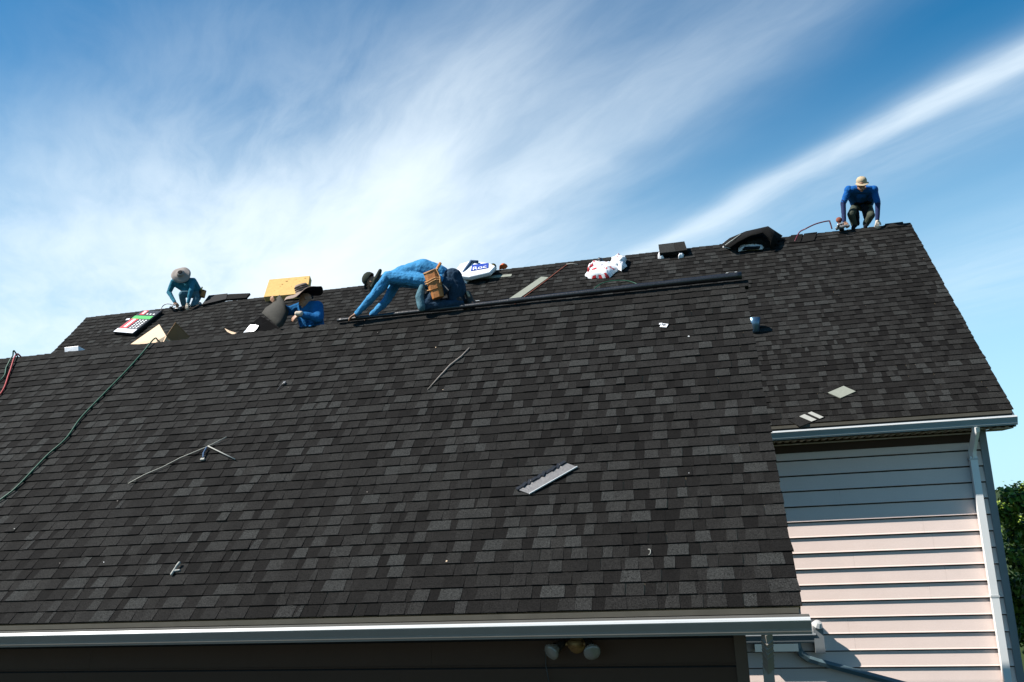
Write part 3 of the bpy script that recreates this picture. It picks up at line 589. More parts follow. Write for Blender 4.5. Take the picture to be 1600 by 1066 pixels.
# ================================================================ things on the garage ridge
def spline(pts, n=8):
    pts = [Vector(p) for p in pts]; out = []
    for i in range(len(pts) - 1):
        p0, p1_, p2_, p3_ = pts[max(i - 1, 0)], pts[i], pts[i + 1], pts[min(i + 2, len(pts) - 1)]
        for k in range(n):
            t = k / n; out.append(.5 * ((2 * p1_) + (p2_ - p0) * t + (2 * p0 - 5 * p1_ + 4 * p2_ - p3_) * t * t + (3 * p1_ - p0 - 3 * p2_ + p3_) * t ** 3))
    return out + [pts[-1]]
rp = []; rr = []
for i in range(90):
    t = i / 89; x = -5.13 + t * (.54 + 5.13); w_ = noise.noise(Vector((x * .8, 2, 0))) * .010
    rp.append((x, GRY - .045 + w_, GRZ + .045 + .028 * t + w_ * .8)); rr.append(.026 + .024 * t + noise.noise(Vector((x * 3, 0, 5))) * .006)
m = MB(); m.tube(rp, rr, 'membrane', 14); o = m.build('membrane_roll', smooth=True); tag(o, 'long glossy black membrane roll lying along the garage ridge', 'roofing roll')
m = MB(); q = [rp[i] for i in range(0, 90, 3)]
vs = []; 
for i in range(30):
    x = q[i][0]; e = .005 * math.sin(x * 5); vs += [(x, GRY - .16 - e, GRZ - .115), (x, GRY - .02, GRZ + .028), (x, GRY + .14, GRZ - .10)]
fs = [(i * 3 + k, i * 3 + k + 1, i * 3 + 4 + k, i * 3 + 3 + k) for i in range(28) for k in range(2)]
# (loose hem of the roll folded over the ridge cap is part of it)
for i in range(28): pass
wm = MB(); wm.box((-3.02 + .0, GRY - .052, GRZ + .112), (.055, .03, .006), 'ink'); o2 = wm.build('paper_label', o)
# white-tipped bits on the roll end
m = MB(); 
for x in (.36, .47): m.box((x, GRY - .075, GRZ + .118), (.03, .02, .006), 'ink')
m.build('end_label', o)

# cardboard carton with raised flaps peeping over the ridge
ct = tag(empty('cardboard_box', (-7.9, 11.5, 2.36)), 'opened cardboard box, one flap sunlit and one dark, behind the ridge at the green hose', 'box'); CT = Vector((7.9, -11.5, -2.36))
def sheet(m_, pts, th, mt, mt2=None):
    pts = [Vector(p) + CT for p in pts]; n_ = (pts[1] - pts[0]).cross(pts[2] - pts[0]).normalized() * th; k = len(pts)
    m_.add(pts + [p + n_ for p in pts], [tuple(range(k)), tuple(range(k, 2 * k))[::-1]] + [(i, (i + 1) % k, k + (i + 1) % k, k + i) for i in range(k)], mt)
m = MB(); sheet(m, [(-8.803, 11.420, 2.854), (-8.379, 11.530, 3.157), (-8.056, 11.270, 2.878), (-8.091, 11.230, 2.753)], .006, 'card'); m.build('flap', ct)
m = MB(); sheet(m, [(-8.089, 11.300, 2.881), (-7.880, 11.240, 3.080), (-7.856, 11.580, 2.911), (-7.988, 11.500, 2.771)], .006, 'card_shade'); tag(m.build('flap', ct), 'dark shaded flap')  # darker card colour paints the shade on this flap
m = MB(); sheet(m, [(-8.186, 11.220, 2.810), (-8.075, 11.280, 2.891), (-8.080, 11.400, 2.863), (-7.991, 11.250, 2.677), (-8.156, 11.200, 2.684)], .006, 'card'); m.build('side_panel', ct)
m = MB(); pb = [Vector((-8.35, 11.2, 2.66)), Vector((-7.55, 11.2, 2.66)), Vector((-7.55, 11.75, 2.15)), Vector((-8.35, 11.75, 2.15))]; sheet(m, pb, .006, 'card_shade'); m.build('base_panel', ct)
# white carton end
m = MB(); P0 = [Vector((-9.842, 11.220, 2.782)), Vector((-9.588, 11.220, 2.774)), Vector((-9.596, 11.220, 2.867)), Vector((-9.853, 11.220, 2.866))]
m.add([*P0] + [p + Vector((.03, .16, -.05)) for p in P0], [(0, 1, 2, 3), (4, 5, 6, 7), (0, 1, 5, 4), (1, 2, 6, 5), (2, 3, 7, 6), (3, 0, 4, 7)], 'plastic'); tag(bevel(m.build('small_white_box'), .004), 'small white box just behind the front ridge at its far left', 'box')
# scrap of paper behind the ridge
m = MB(); A_ = [Vector((-7.043, 11.250, 2.900)), Vector((-6.948, 11.220, 2.850)), Vector((-6.817, 11.200, 2.799)), Vector((-6.858, 11.180, 2.775)), Vector((-6.980, 11.220, 2.838))]
m.add(A_ + [p + Vector((0, .01, .004)) for p in A_], [(0, 1, 2, 3, 4), (9, 8, 7, 6, 5)] + [(i, (i + 1) % 5, 5 + (i + 1) % 5, 5 + i) for i in range(5)], 'card'); tag(m.build('paper_scrap'), 'curled cream paper scrap on the ridge left of the straw hatted roofer', 'scrap')

# shingle held by the straw-hatted worker: a curved sheet
def bent(name, rows, th, mt, parent=None, smooth=True, back=None):
    """rows: list of lists of points; makes a thick curved sheet"""
    n_, k = len(rows), len(rows[0]); vs = [Vector(p) for r_ in rows for p in r_]; top = len(vs); nn = []
    for i in range(n_):
        for j in range(k):
            a_ = vs[min(i + 1, n_ - 1) * k + j] - vs[max(i - 1, 0) * k + j]; b_ = vs[i * k + min(j + 1, k - 1)] - vs[i * k + max(j - 1, 0)]; nn.append(a_.cross(b_).normalized())
    vs2 = [v - q_ * th for v, q_ in zip(vs, nn)]
    fs = [(i * k + j, (i + 1) * k + j, (i + 1) * k + j + 1, i * k + j + 1) for i in range(n_ - 1) for j in range(k - 1)]
    m_ = MB(); m_.add(vs + vs2, fs, mt); m_.add([], [tuple(top + q_ for q_ in f)[::-1] for f in fs], back or mt); m_.f[-len(fs):] = [[top + q_ for q_ in f][::-1] for f in fs]
    rim = [i for i in range(k)] + [i * k + k - 1 for i in range(1, n_)] + [(n_ - 1) * k + j for j in range(k - 2, -1, -1)] + [i * k for i in range(n_ - 2, 0, -1)]
    for a_, b_ in zip(rim, rim[1:] + rim[:1]): m_.f.append([a_, b_, top + b_, top + a_]); m_.m.append(0)
    return m_.build(name, parent, smooth)
dark_sh = mat('held_shingle', (.040, .038, .033), .85, .2, .25, 14, .4, 150, fine=.5, fscale=120)
rows = []
edge1 = [(409, 489, 11.22), (414, 481, 11.30), (424, 473, 11.36), (432, 464, 11.38), (436.5, 460.5, 11.38)]
L1 = [(-6.407, 11.220, 3.072), (-6.389, 11.300, 3.171), (-6.327, 11.360, 3.233), (-6.270, 11.390, 3.314), (-6.206, 11.380, 3.370)]
L3 = [(-6.192, 11.100, 2.917), (-6.141, 11.140, 2.988), (-6.112, 11.200, 3.066), (-6.092, 11.260, 3.156), (-6.083, 11.300, 3.233)]
L5 = [(-6.056, 11.100, 2.783), (-6.005, 11.120, 2.815), (-5.996, 11.180, 2.885), (-5.998, 11.240, 2.975), (-5.993, 11.280, 3.061)]
def mixr(A, B, t): return [Vector(a_).lerp(Vector(b_), t) for a_, b_ in zip(A, B)]
rows = [L1, mixr(L1, L3, .5), L3, mixr(L3, L5, .5), L5]
tag(bent('bent_shingle', rows, .006, dark_sh), 'curved dark shingle held up by the roofer in the straw hat', 'shingle')
rows = [[(-6.688, 11.180, 2.792), (-6.587, 11.240, 2.927), (-6.485, 11.320, 3.052)], [(-6.507, 11.160, 2.795), (-6.384, 11.200, 2.889), (-6.302, 11.260, 2.941)], [(-6.244, 11.140, 2.775), (-6.146, 11.150, 2.797), (-6.089, 11.160, 2.793)]]
o = bent('shadow_sheet', rows, .006, mat('shadow_black', (.002, .002, .0025), .9, .05, .1, 10), smooth=False); tag(o, 'wrapper with a white corner below the held shingle, its shade coloured black', 'wrapper')  # black sheet paints the shade cast by the held shingle
rows = [[(-6.679, 11.165, 2.786), (-6.630, 11.170, 2.834), (-6.585, 11.200, 2.904)], [(-6.578, 11.155, 2.786), (-6.532, 11.165, 2.838), (-6.494, 11.190, 2.893)], [(-6.485, 11.140, 2.784), (-6.449, 11.150, 2.817), (-6.430, 11.170, 2.868)]]
bent('white_corner', rows, .004, 'plastic', o, False)

# hoses over the garage roof
def hose(name, pts, r, mt, label, cat='hose', group=None, n=8):
    m_ = MB(); m_.tube(spline(pts, n), r, mt, 8); return tag(m_.build(name, smooth=True), label, cat, group)
hz_ = .030
G5 = [onG(-8.52 - .25, 1.25, hz_), onG(*(-8.515, 1.801), hz_), onG(*(-8.421, 2.058), hz_), onG(*(-8.369, 2.602), hz_), onG(*(-8.293, 2.931), hz_), onG(*(-8.335, 3.356), hz_), onG(*(-8.288, 3.899), hz_), onG(*(-8.232, 4.436), hz_), onG(*(-8.212, 4.885), hz_)]
gy = onG(*(-8.175, 5.184), hz_ + .03)
hose('green_hose', G5 + [gy, Vector((gy.x + .05, GRY + .02, GRZ + .045)), Vector((gy.x + .12, GRY + .25, GRZ - .18)), Vector((gy.x + .3, GRY + 1.2, GRZ - 1.13))], .0115, 'ghose', 'green air hose running down the garage roof from the cardboard box', group='air hoses')
gy = onG(*(-10.657, 5.124), hz_ + .02); ga = onG(*(-10.711, 5.132), hz_ + .02)
hose('red_hose', [onG(-10.6, 2.6, hz_), onG(-10.35, 3.5, hz_), onG(*(-10.203, 4.083), hz_), onG(*(-10.449, 4.670), hz_), gy, Vector((gy.x + .02, GRY + .03, GRZ + .035)), Vector((gy.x + .05, GRY + .3, GRZ - .25)), Vector((gy.x + .1, GRY + .9, GRZ - .86))], .0125, 'rhose', 'short visible length of red hose over the ridge at the left edge', group='air hoses')
hose('green_hose', [onG(-11.2, 3.0, hz_), onG(-10.95, 3.9, hz_), onG(*(-10.498, 4.482), hz_), onG(*(-10.637, 4.864), hz_), ga, Vector((ga.x + .02, GRY + .02, GRZ + .05)), Vector((ga.x - .2, GRY + .9, GRZ - .83))], .011, 'ghose', 'green hose beside the red hose at the far left edge', group='air hoses')

# litter on the garage roof
x0, s0 = -1.72, 1.63
t = tag(gthing('metal_flashing', x0, s0), 'bright bent metal flashing strip lying on the garage roof', 'flashing')
q4 = rel([(-1.997, 1.502), (-1.862, 1.428), (-1.395, 1.780), (-1.529, 1.860)], (x0, s0))
m = MB(); m.slab(q4, .010, .016, 'steel'); m.build('plate', t)
m = MB(); m.tube([(q4[1][0], q4[1][1], .016), (q4[2][0], q4[2][1], .022)], .008, 'white_metal', 6); m.build('lower_lip', t)
m = MB(); n_ = 10
for i in range(n_):
    u = i / n_; xx = q4[0][0] + (q4[3][0] - q4[0][0]) * u; ss = q4[0][1] + (q4[3][1] - q4[0][1]) * u; m.box((xx + .02, ss + .02, .018 + .006 * (i % 2)), (.07, .035, .014), 'blackwrap', Matrix.Rotation(.7 + .3 * (i % 3), 3, 'Z'))
m.build('tar_edge', t)
def litter_tube(name, pts, r, mt, label, cat, h=.022, frame=gthing):
    c = pts[0]; t_ = frame(name, *c); bpy.data.objects.remove(t_)
    f_ = onG if frame is gthing else onM
    m_ = MB(); m_.tube([f_(p[0], p[1], h + (p[2] if len(p) > 2 else 0)) for p in pts], r, mt, 7); return tag(m_.build(name, smooth=True), label, cat)
litter_tube('wooden_stick', [(-3.368, 3.346), (-3.265, 3.606), (-3.174, 3.823), (-3.054, 4.001), (-2.982, 4.175)], [.006, .010, .012, .012, .008], 'wood', 'grey wooden stick lying slanted on the upper middle of the garage roof', 'stick')
t = gthing('wire_scrap', -6.3, 2.3)
base = (-6.3, 2.3)
def lp(p, h=.02): return (p[0] - base[0], p[1] - base[1], h)
m = MB(); m.tube([lp((-6.803, 1.964)), lp((-6.648, 2.093), .03), lp((-6.472, 2.222)), lp((-6.301, 2.365), .025), lp((-6.155, 2.443), .03), lp((-6.020, 2.546)), lp((-5.824, 2.691), .03)], .006, 'straw_wire', 6); tag(t, 'long thin pale wire scrap with a side branch, lower left on the garage roof', 'wire'); m.build('long_strand', t, True)
m = MB(); m.tube([lp((-6.011, 2.545), .028), lp((-5.797, 2.420), .03), lp((-5.526, 2.271))], .0075, 'strip_lt', 6); m.build('short_strand', t, True)
m = MB(); m.tube([lp((-6.018, 2.522), .03), lp((-6.012, 2.418), .03), lp((-5.987, 2.347))], .011, 'denim_strap', 6); m.box(lp((-5.979, 2.313)), (.05, .03, .02), 'strip_lt'); m.build('clip', t)
c = (-0.477, 4.263); t = tag(gthing('paper_square', *c), 'small white crumpled paper square with a dark middle, high on the garage roof', 'paper')
m = MB(); m.slab([(-.055, -.025), (.03, -.05), (.055, .02), (-.03, .05)], .006, .014, 'plastic'); m.box((-.04, .03, .018), (.04, .03, .01), 'plastic'); bevel(m.build('sheet', t), .003); m = MB(); m.slab([(-.02, -.008), (.015, -.012), (.02, .012), (-.012, .014)], .0145, .020, 'blackwrap'); m.build('dark_spot', t)
c = (-5.477, 0.597); t = tag(gthing('rag', *c), 'little pale twisted rag low on the left of the garage roof', 'rag')
m = MB(); limb(m, (-.02, -.04, .012), (.0, .05, .03), .014, .010); limb(m, (0, .05, .03), (.012, .09, .03), .012, .016); limb(m, (0, 0, .015), (.045, .01, .012), .012, .012); bpy_o = shell(m, 'cloth', t, 'strip_lt', .004)
c = (-0.663, 0.615); t = tag(gthing('plastic_hook', *c), 'tiny white hook shaped scrap at lower right of the garage roof', 'scrap')
m = MB(); m.tube([(-.012, .03, .01), (.006, .025, .014), (.012, 0, .014), (.006, -.03, .01), (-.006, -.035, .01)], .0035, 'strip_lt', 6); m.build('hook', t, True)
c = (-5.471, 3.689); t = tag(gthing('bent_nail', *c), 'small dark bent metal clip on the upper left of the garage roof', 'clip')
m = MB(); m.tube([(-.03, -.09, .012), (-.02, -.02, .016), (.0, .04, .02), (.03, .06, .03)], .006, 'tool', 6); m.box((.02, .06, .02), (.03, .04, .02), 'tool_grey'); m.build('shank', t)
r = random.Random(4)
for i, (u, v) in enumerate(((0, 0),) * 14):
    xx, ss = r.uniform(-8.5, .3), r.uniform(.3, 4.8)
    m = MB(); s_ = r.uniform(.006, .013); m.box((0, 0, s_ * .3), (s_ * r.uniform(.6, 1.6), s_, s_ * .5), r.choice(('ink', 'strip_lt', 'wood', 'card')), Matrix.Rotation(r.uniform(0, 3), 3, 'Z'))
    o = m.build('debris_chip'); o.matrix_world = Matrix.Translation(onG(xx, ss, .013)) @ Matrix.Rotation(Q, 4, 'X'); tag(o, 'tiny pale chip of debris scattered on the garage roof', 'debris', 'tiny debris chips on the garage roof')

# ================================================================ things on the house roof
# printed shingle bundle, far left
A_, B_, C_, D4 = (-13.808, 4.991), (-13.160, 4.812), (-12.885, 5.762), (-13.516, 5.895)
o0 = (A_[0], A_[1]); t = tag(mthing('shingle_bundle', *o0), 'shrink wrapped shingle bundle with red, green and white print, left end of house roof', 'shingle bundle', 'shingle bundles on the house roof')
def bl(u, v): # bilinear in bundle top, local
    p = [(1 - u) * (1 - v) * A_[k] + u * (1 - v) * B_[k] + u * v * C_[k] + (1 - u) * v * D4[k] - o0[k] for k in (0, 1)]; return p
def patch(m_, u0, u1, v0, v1, h, mt): m_.slab([bl(u0, v0), bl(u1, v0), bl(u1, v1), bl(u0, v1)], h - .001, h + .003, mt)
m = MB(); m.slab([bl(0, 0), bl(1, 0), bl(1, 1), bl(0, 1)], .0, .09, 'blackwrap'); bevel(m.build('wrapped_stack', t), .02, 3)
for nm, a in (('white_end', (.02, .98, .0, .16, 'plastic')), ('red_stripe', (.06, .42, .17, .60, 'red')), ('red_stripe', (.16, .40, .78, .98, 'red')), ('green_band', (.04, .96, .60, .74, 'green_print'))):
    m = MB(); patch(m, *a[:4], .092, a[4]); m.build(nm, t)
m = MB(); patch(m, .20, .32, .22, .58, .0955, 'ink'); patch(m, .24, .34, .82, .95, .0955, 'ink')
for i in range(6):
    for j in range(3): patch(m, .52 + j * .15, .60 + j * .15, .20 + i * .065, .235 + i * .065, .0935, 'ink')
for j in range(3): patch(m, .5 + j * .16, .58 + j * .16, .80, .84, .0935, 'ink')
m.build('printed_marks', t); m = MB(); m.box((bl(-.05, .55)[0], bl(-.05, .55)[1], .08), (.10, .06, .05), 'plastic'); m.build('torn_wrap', t)

# foam pad
A_, B_, C_, D4 = (-10.112, 5.770), (-8.954, 5.714), (-9.191, 6.571), (-10.306, 6.627); o0 = (A_[0], A_[1])
t = tag(mthing('foam_pad', *o0), 'thick yellow foam roofing pad behind the straw hatted roofer', 'foam pad')
m = MB(); m.slab([bl(0, 0), bl(1, 0), bl(1, 1), bl(0, 1)], .0, .14, 'foam'); bevel(m.build('pad', t), .012, 3)
m = MB()
for u, v, s_ in ((.46, .78, .022), (.37, .62, .016), (.33, .52, .010), (.50, .90, .010), (.90, .86, .016), (.60, .45, .008), (.22, .3, .008), (.78, .70, .009), (.68, .85, .008)):
    c = bl(u, v); m.add([(c[0] + s_ * 1.6 * math.cos(k) + (.0), c[1] + s_ * math.sin(k), .1415) for k in (0, .9, 1.8, 2.9, 3.8, 5.2)], [(0, 1, 2, 3, 4, 5)], 'foam_hole')
m.build('pit', t, fix=False)
# stack right of worker one, its black standing in for the shaded side
m = MB(); q_ = [(-11.854, 5.883), (-11.258, 6.033), (-11.344, 6.304), (-11.865, 6.317)]; o0 = q_[0]; t = tag(mthing('shaded_stack', *o0), 'dark shaded stack of ridge shingles on the house ridge beside the kneeling roofer', 'shingle stack')
m.slab(rel(q_, o0), 0, .06, 'dark'); m.build('stack', t); m = MB(); q_ = [(-11.258, 6.033), (-10.705, 5.998), (-10.688, 6.202), (-11.317, 6.283)]; m.slab(rel(q_, o0), 0, .05, SH[2]); m.build('loose_shingle', t)

# white wrapped bundle with blue print
o0 = (-4.870, 5.817); t = tag(mthing('shingle_bundle', *o0), 'white wrapped shingle bundle with blue printed panel, behind the stooping roofer', 'shingle bundle', 'shingle bundles on the house roof')
def lm(u, v, h=0.): p = (-77.271, 86.332); return p
pts = rel([(-5.401, 5.710), (-5.108, 5.591), (-4.491, 5.826), (-4.469, 6.053), (-4.634, 6.003), (-5.025, 6.256), (-5.378, 6.314)], o0)
def lump(name, parent, outline, h, mt, seed, amp=.02, n=9, two=None, thr=.2, base=0., puff=.5):
    """soft crumpled heap over an outline in plane coordinates"""
    cx = sum(p[0] for p in outline) / len(outline); cy = sum(p[1] for p in outline) / len(outline); k = len(outline); sub = []
    for i in range(k):
        for j in range(6): a_, b_ = outline[i], outline[(i + 1) % k]; sub.append((a_[0] + (b_[0] - a_[0]) * j / 6, a_[1] + (b_[1] - a_[1]) * j / 6))
    K = len(sub); vs = []; m_ = MB()
    for i in range(n + 1):
        t_ = i / n; rad = 1 - t_
        for (x_, y_) in sub:
            X, Y_ = cx + (x_ - cx) * rad, cy + (y_ - cy) * rad; hh = h * (1 - rad ** (1 / puff * 2)) if i else 0
            nn = noise.noise_vector(Vector((X * 9, Y_ * 9, seed + hh * 8))) * amp + noise.noise_vector(Vector((X * 25, Y_ * 25, seed + 3))) * amp * .5
            vs.append((X + nn.x, Y_ + nn.y, base + hh + (abs(nn.z) * 1.5 if i else 0)))
    m_.add(vs, [], mt); i1 = m_.mi(mt); i2 = m_.mi(two) if two else i1
    for i in range(n):
        for j in range(K):
            c_ = vs[i * K + j]; m_.f.append([i * K + j, i * K + (j + 1) % K, (i + 1) * K + (j + 1) % K, (i + 1) * K + j])
            m_.m.append(i2 if two and noise.noise(Vector((c_[0] * 11, c_[1] * 11, seed + 7))) > thr else i1)
    return m_.build(name, parent, True)
m = MB(); m.slab(rel([(-5.263, 5.631), (-5.341, 5.877), (-5.287, 6.158), (-5.031, 6.263), (-4.552, 6.020), (-4.392, 5.852), (-4.486, 5.602), (-4.927, 5.501)], o0), .09, .20, 'plastic'); bevel(m.build('wrapped_stack', t), .03, 3)
lump('loose_wrapper', t, rel([(-5.438, 5.747), (-5.071, 5.555), (-4.961, 5.758), (-5.066, 6.237), (-5.351, 6.338)], o0), .20, 'plastic', 3, .02, puff=.9)
m = MB(); q_ = rel([(-4.947, 5.727), (-4.554, 5.782), (-4.582, 6.006), (-4.966, 6.006)], o0); m.slab(q_, .205, .215, 'blue_print'); panel = m.build('blue_panel', t)
cu = bpy.data.curves.new('lettering', 'FONT'); cu.body = 'Roc'; cu.size = .21; cu.extrude = .001; to = bpy.data.objects.new('lettering', cu); C.objects.link(to)
bpy.context.view_layer.update(); me = bpy.data.meshes.new_from_object(to.evaluated_get(bpy.context.evaluated_depsgraph_get())); bpy.data.objects.remove(to); me.materials.clear(); me.materials.append(M['ink'])
lo = bpy.data.objects.new('lettering', me); C.objects.link(lo); lo.parent = panel; dx = Vector((q_[1][0] - q_[0][0], q_[1][1] - q_[0][1])); lo.location = (q_[0][0] + .03, q_[0][1] + .015, .218); lo.rotation_euler = (0, 0, math.atan2(dx.y, dx.x))
m = MB(); m.tube([(*rel([(-5.189, 5.609)], o0)[0], .13), (*rel([(-5.104, 5.825)], o0)[0], .20), (*rel([(-5.000, 6.141)], o0)[0], .24), (*rel([(-4.837, 6.073)], o0)[0], .235)], .035, 'denim_strap', 6); m.build('strap', t, True)
m = MB(); m.slab(rel([(-5.047, 5.702), (-4.492, 5.781), (-4.444, 6.070), (-5.022, 6.259)], o0), .0, .088, 'dark'); m.build('underside_shade', t)  # black lower half paints the bundle's shaded underside
c = (-4.497, 6.007); t = tag(mthing('tape_roll', *c), 'black and yellow tape roll at the right end of the blue printed bundle', 'tape roll'); m = MB(); m.lathe([(.03, -.03), (.075, -.03), (.075, .03), (.03, .03), (.03, -.03)], 'tool', (0, 0, .10), (.2, -.6, .5), 18); m.build('roll', t, True); m = MB(); m.lathe([(.02, -.032), (.045, -.034), (.045, .034), (.02, .032), (.02, -.032)], 'yellow', (0, 0, .10), (.2, -.6, .5), 16); m.build('core', t, True)
c = (-4.290, 6.085); t = tag(mthing('orange_rag', *c), 'small orange rag sitting on the house ridge line', 'rag'); lump('cloth', t, [(-.09, -.07), (.07, -.06), (.10, .04), (-.06, .07)], .10, 'orange', 8, .02)
# grey-green strips
def plank(name, pts, h0, h1, mt, label, cat, frame='M', extra=None, group=None):
    o0 = pts[0]; t_ = (mthing if frame == 'M' else gthing)(name, *o0); tag(t_, label, cat, group); m_ = MB(); m_.slab(rel(pts, o0), h0, h1, mt); m_.build('board', t_); return t_, o0
plank('starter_strip', [(-5.246, 5.704), (-4.047, 5.644), (-4.045, 5.743), (-5.218, 5.798)], 0, .010, 'strip', 'pale grey-green starter strip lying level below the blue printed bundle', 'strip')
plank('starter_strip', [(-4.042, 4.571), (-3.838, 4.506), (-3.175, 5.400), (-3.345, 5.464)], 0, .014, 'strip', 'long grey-green strip lying slanted on the house roof left of the crumpled bag', 'strip')
litter_tube('red_stick', [(-3.798, 4.442), (-3.161, 5.363), (-2.986, 5.630), (-2.807, 5.887)], .011, 'redwood', 'thin red-brown stick leading up the house roof from the slanted strip', 'stick', .02, mthing)
litter_tube('white_strip', [(-2.823, 5.905), (-2.708, 5.907), (-2.560, 5.830)], .008, 'strip_lt', 'thin white plastic strip at the top of the red-brown stick', 'strip', .02, mthing)
# crumpled plastic bag
o0 = (-1.957, 5.546); t = tag(mthing('plastic_bag', *o0), 'crumpled white plastic bag with red print on the upper house roof', 'bag')
lump('bag_body', t, rel([(-2.373, 5.281), (-2.284, 5.181), (-1.842, 5.086), (-1.661, 5.370), (-1.711, 5.657), (-2.251, 5.837)], o0), .14, 'plastic', 5, .035, two='red', thr=.33)
lump('bag_handle', t, rel([(-1.803, 5.503), (-1.564, 5.284), (-1.473, 5.483), (-1.494, 5.796), (-1.719, 5.907), (-1.852, 5.710)], o0), .13, 'plastic', 15, .045, two='red', thr=.42, base=.03)
lump('dark_contents', t, rel([(-2.161, 5.616), (-1.938, 5.593), (-1.991, 5.860), (-2.132, 5.864)], o0), .13, 'blackwrap', 12, .03)
lump('red_corner', t, rel([(-2.312, 5.271), (-2.149, 5.317), (-2.168, 5.681), (-2.277, 5.621)], o0), .155, 'red', 22, .03, two='plastic', thr=.1)
# small dark bundle
A_, B_, C_, D4 = (-0.767, 5.709), (-0.189, 5.711), (-0.229, 6.108), (-0.791, 6.102); o0 = A_
t = tag(mthing('shingle_bundle', *o0), 'short dark bundle with white wrapper ends, left of the tented shingles', 'shingle bundle', 'shingle bundles on the house roof')
for i in range(4):
    m = MB(); m.slab([bl(-.01 * (i % 2), .02), bl(.58, .0), bl(.58, 1), bl(0, 1)], .03 + i * .024, .052 + i * .024, SH[6] if i == 3 else SH[2]); m.build('shingle', t)
    m = MB(); m.slab([bl(.585, 0), bl(1, .02), bl(.99, 1), bl(.585, 1)], .03 + i * .024, .052 + i * .024, SH[4] if i == 3 else SH[1]); m.build('shingle', t)
lump('wrapper_end', t, rel([(-0.819, 5.703), (-0.697, 5.675), (-0.693, 5.986), (-0.788, 6.066)], o0), .09, 'plastic', 31, .015)
lump('wrapper_end', t, rel([(-0.389, 5.603), (-0.281, 5.633), (-0.248, 5.822), (-0.369, 5.822)], o0), .06, 'plastic', 32, .015)
# tented shingles
o0 = (1.078, 5.810); t = tag(mthing('tented_shingles', *o0), 'pile of shingles bent up like a tent over white wrapper at the house ridge', 'shingle pile')
def ml(u, v, h): p = (-77.271, 86.332); return p
TL = [[(0.525, 17.950, 5.297), (0.708, 17.950, 5.416), (1.048, 17.950, 5.523), (1.511, 17.950, 5.577), (1.629, 17.950, 5.470), (1.785, 17.980, 5.340)],
      [(0.594, 17.780, 5.203), (0.775, 17.750, 5.319), (1.095, 17.720, 5.409), (1.475, 17.720, 5.472), (1.589, 17.740, 5.325), (1.664, 17.760, 5.183)],
      [(0.675, 17.600, 5.112), (0.839, 17.580, 5.203), (1.104, 17.550, 5.299), (1.363, 17.550, 5.336), (1.510, 17.580, 5.147), (1.506, 17.600, 4.975)]]
o = bent('bent_shingle', TL, .03, SH[1]); P(o, t); o.matrix_parent_inverse = t.matrix_basis.inverted() if False else (Matrix.Translation(t.location) @ Matrix.Rotation(Q, 4, 'X')).inverted()
def keep(o, t): o.parent = t; o.matrix_parent_inverse = (Matrix.Translation(t.location) @ Matrix.Rotation(Q, 4, 'X')).inverted()
m = MB(); m.tube([(0.593, 17.700, 5.193), (0.770, 17.660, 5.285), (0.930, 17.800, 5.427)], .012, 'strip_lt', 6); o = m.build('pale_edge'); keep(o, t)
m = MB(); m.slab(rel([(1.044, 5.698), (1.355, 5.706), (1.405, 6.180), (1.111, 6.139)], o0), .12, .14, SH[6]); m.build('shingle', t)
lump('white_wrapper', t, rel([(0.839, 5.616), (1.339, 5.579), (1.413, 5.784), (0.901, 5.882)], o0), .07, 'plastic', 41, .02)
lump('white_wrapper', t, rel([(0.543, 5.857), (0.709, 5.788), (0.672, 5.996), (0.568, 6.022)], o0), .06, 'plastic', 42, .02)
m = MB(); m.slab(rel([(0.819, 5.810), (1.527, 5.635), (1.584, 6.134), (1.088, 6.174)], o0), .0, .12, 'dark'); m.slab(rel([(0.927, 5.546), (1.259, 5.521), (1.292, 5.596), (0.987, 5.642)], o0), .05, .085, 'dark'); m.build('shade_core', t)  # black body added as the shade inside the tent
lump('wrapper_knot', t, rel([(0.993, 5.852), (1.057, 5.836), (1.072, 6.004), (1.008, 6.020)], o0), .12, 'plastic', 43, .01)
# two flat shingles by the hose
for a_, lb, tn in (([(1.880, 5.724), (2.097, 5.683), (2.196, 6.027), (1.959, 6.030)], 'left one of two flat dark shingles on the roof by the plum hose', 1), ([(2.115, 5.679), (2.370, 5.699), (2.485, 6.038), (2.223, 6.034)], 'right one of two flat dark shingles on the roof by the plum hose', 2)):
    o0 = a_[0]; t = tag(mthing('loose_shingle', *o0), lb, 'shingle'); m = MB(); m.slab(rel(a_, o0), .0, .018, SH[tn]); m.build('board', t)
m = MB(); q_ = [onM(3.78, 6.0, .03)]; m.box((3.98, MRY - .05, MRZ - .01), (.34, .16, .012), SH[3], Matrix.Rotation(Q, 3, 'X')); m.box((3.98, MRY + .055, MRZ - .01), (.34, .16, .012), SH[3], Matrix.Rotation(-Q, 3, 'X')); tag(m.build('ridge_shingle'), 'loose raised ridge shingle at the right corner of the house ridge', 'shingle')
# pale pieces above the house gutter
t, o0 = plank('shingle_scrap', [(1.822, 0.689), (1.983, 0.530), (2.238, 0.669), (2.084, 0.830)], .0, .014, 'strip', 'pale grey square scrap lying alone above the house gutter', 'scrap')
plank('dark_scrap', [(1.712, 0.762), (1.804, 0.667), (2.077, 0.848), (1.918, 0.886)], .0, .010, SH[2], 'dark shingle scrap under the pale square scrap', 'scrap')
t, o0 = plank('cap_scrap', [(1.142, 0.084), (1.290, -0.085), (1.684, 0.100), (1.508, 0.245)], .0, .012, SH[3], 'dark and white striped shingle scrap at the edge of the house gutter', 'scrap')
m = MB(); m.slab(rel([(1.313, 0.150), (1.473, 0.009), (1.553, 0.046), (1.396, 0.195)], o0), .0125, .018, 'strip_lt'); m.slab(rel([(1.446, 0.216), (1.603, 0.063), (1.664, 0.094), (1.508, 0.245)], o0), .0125, .018, 'strip_lt'); m.build('white_stripe', t)
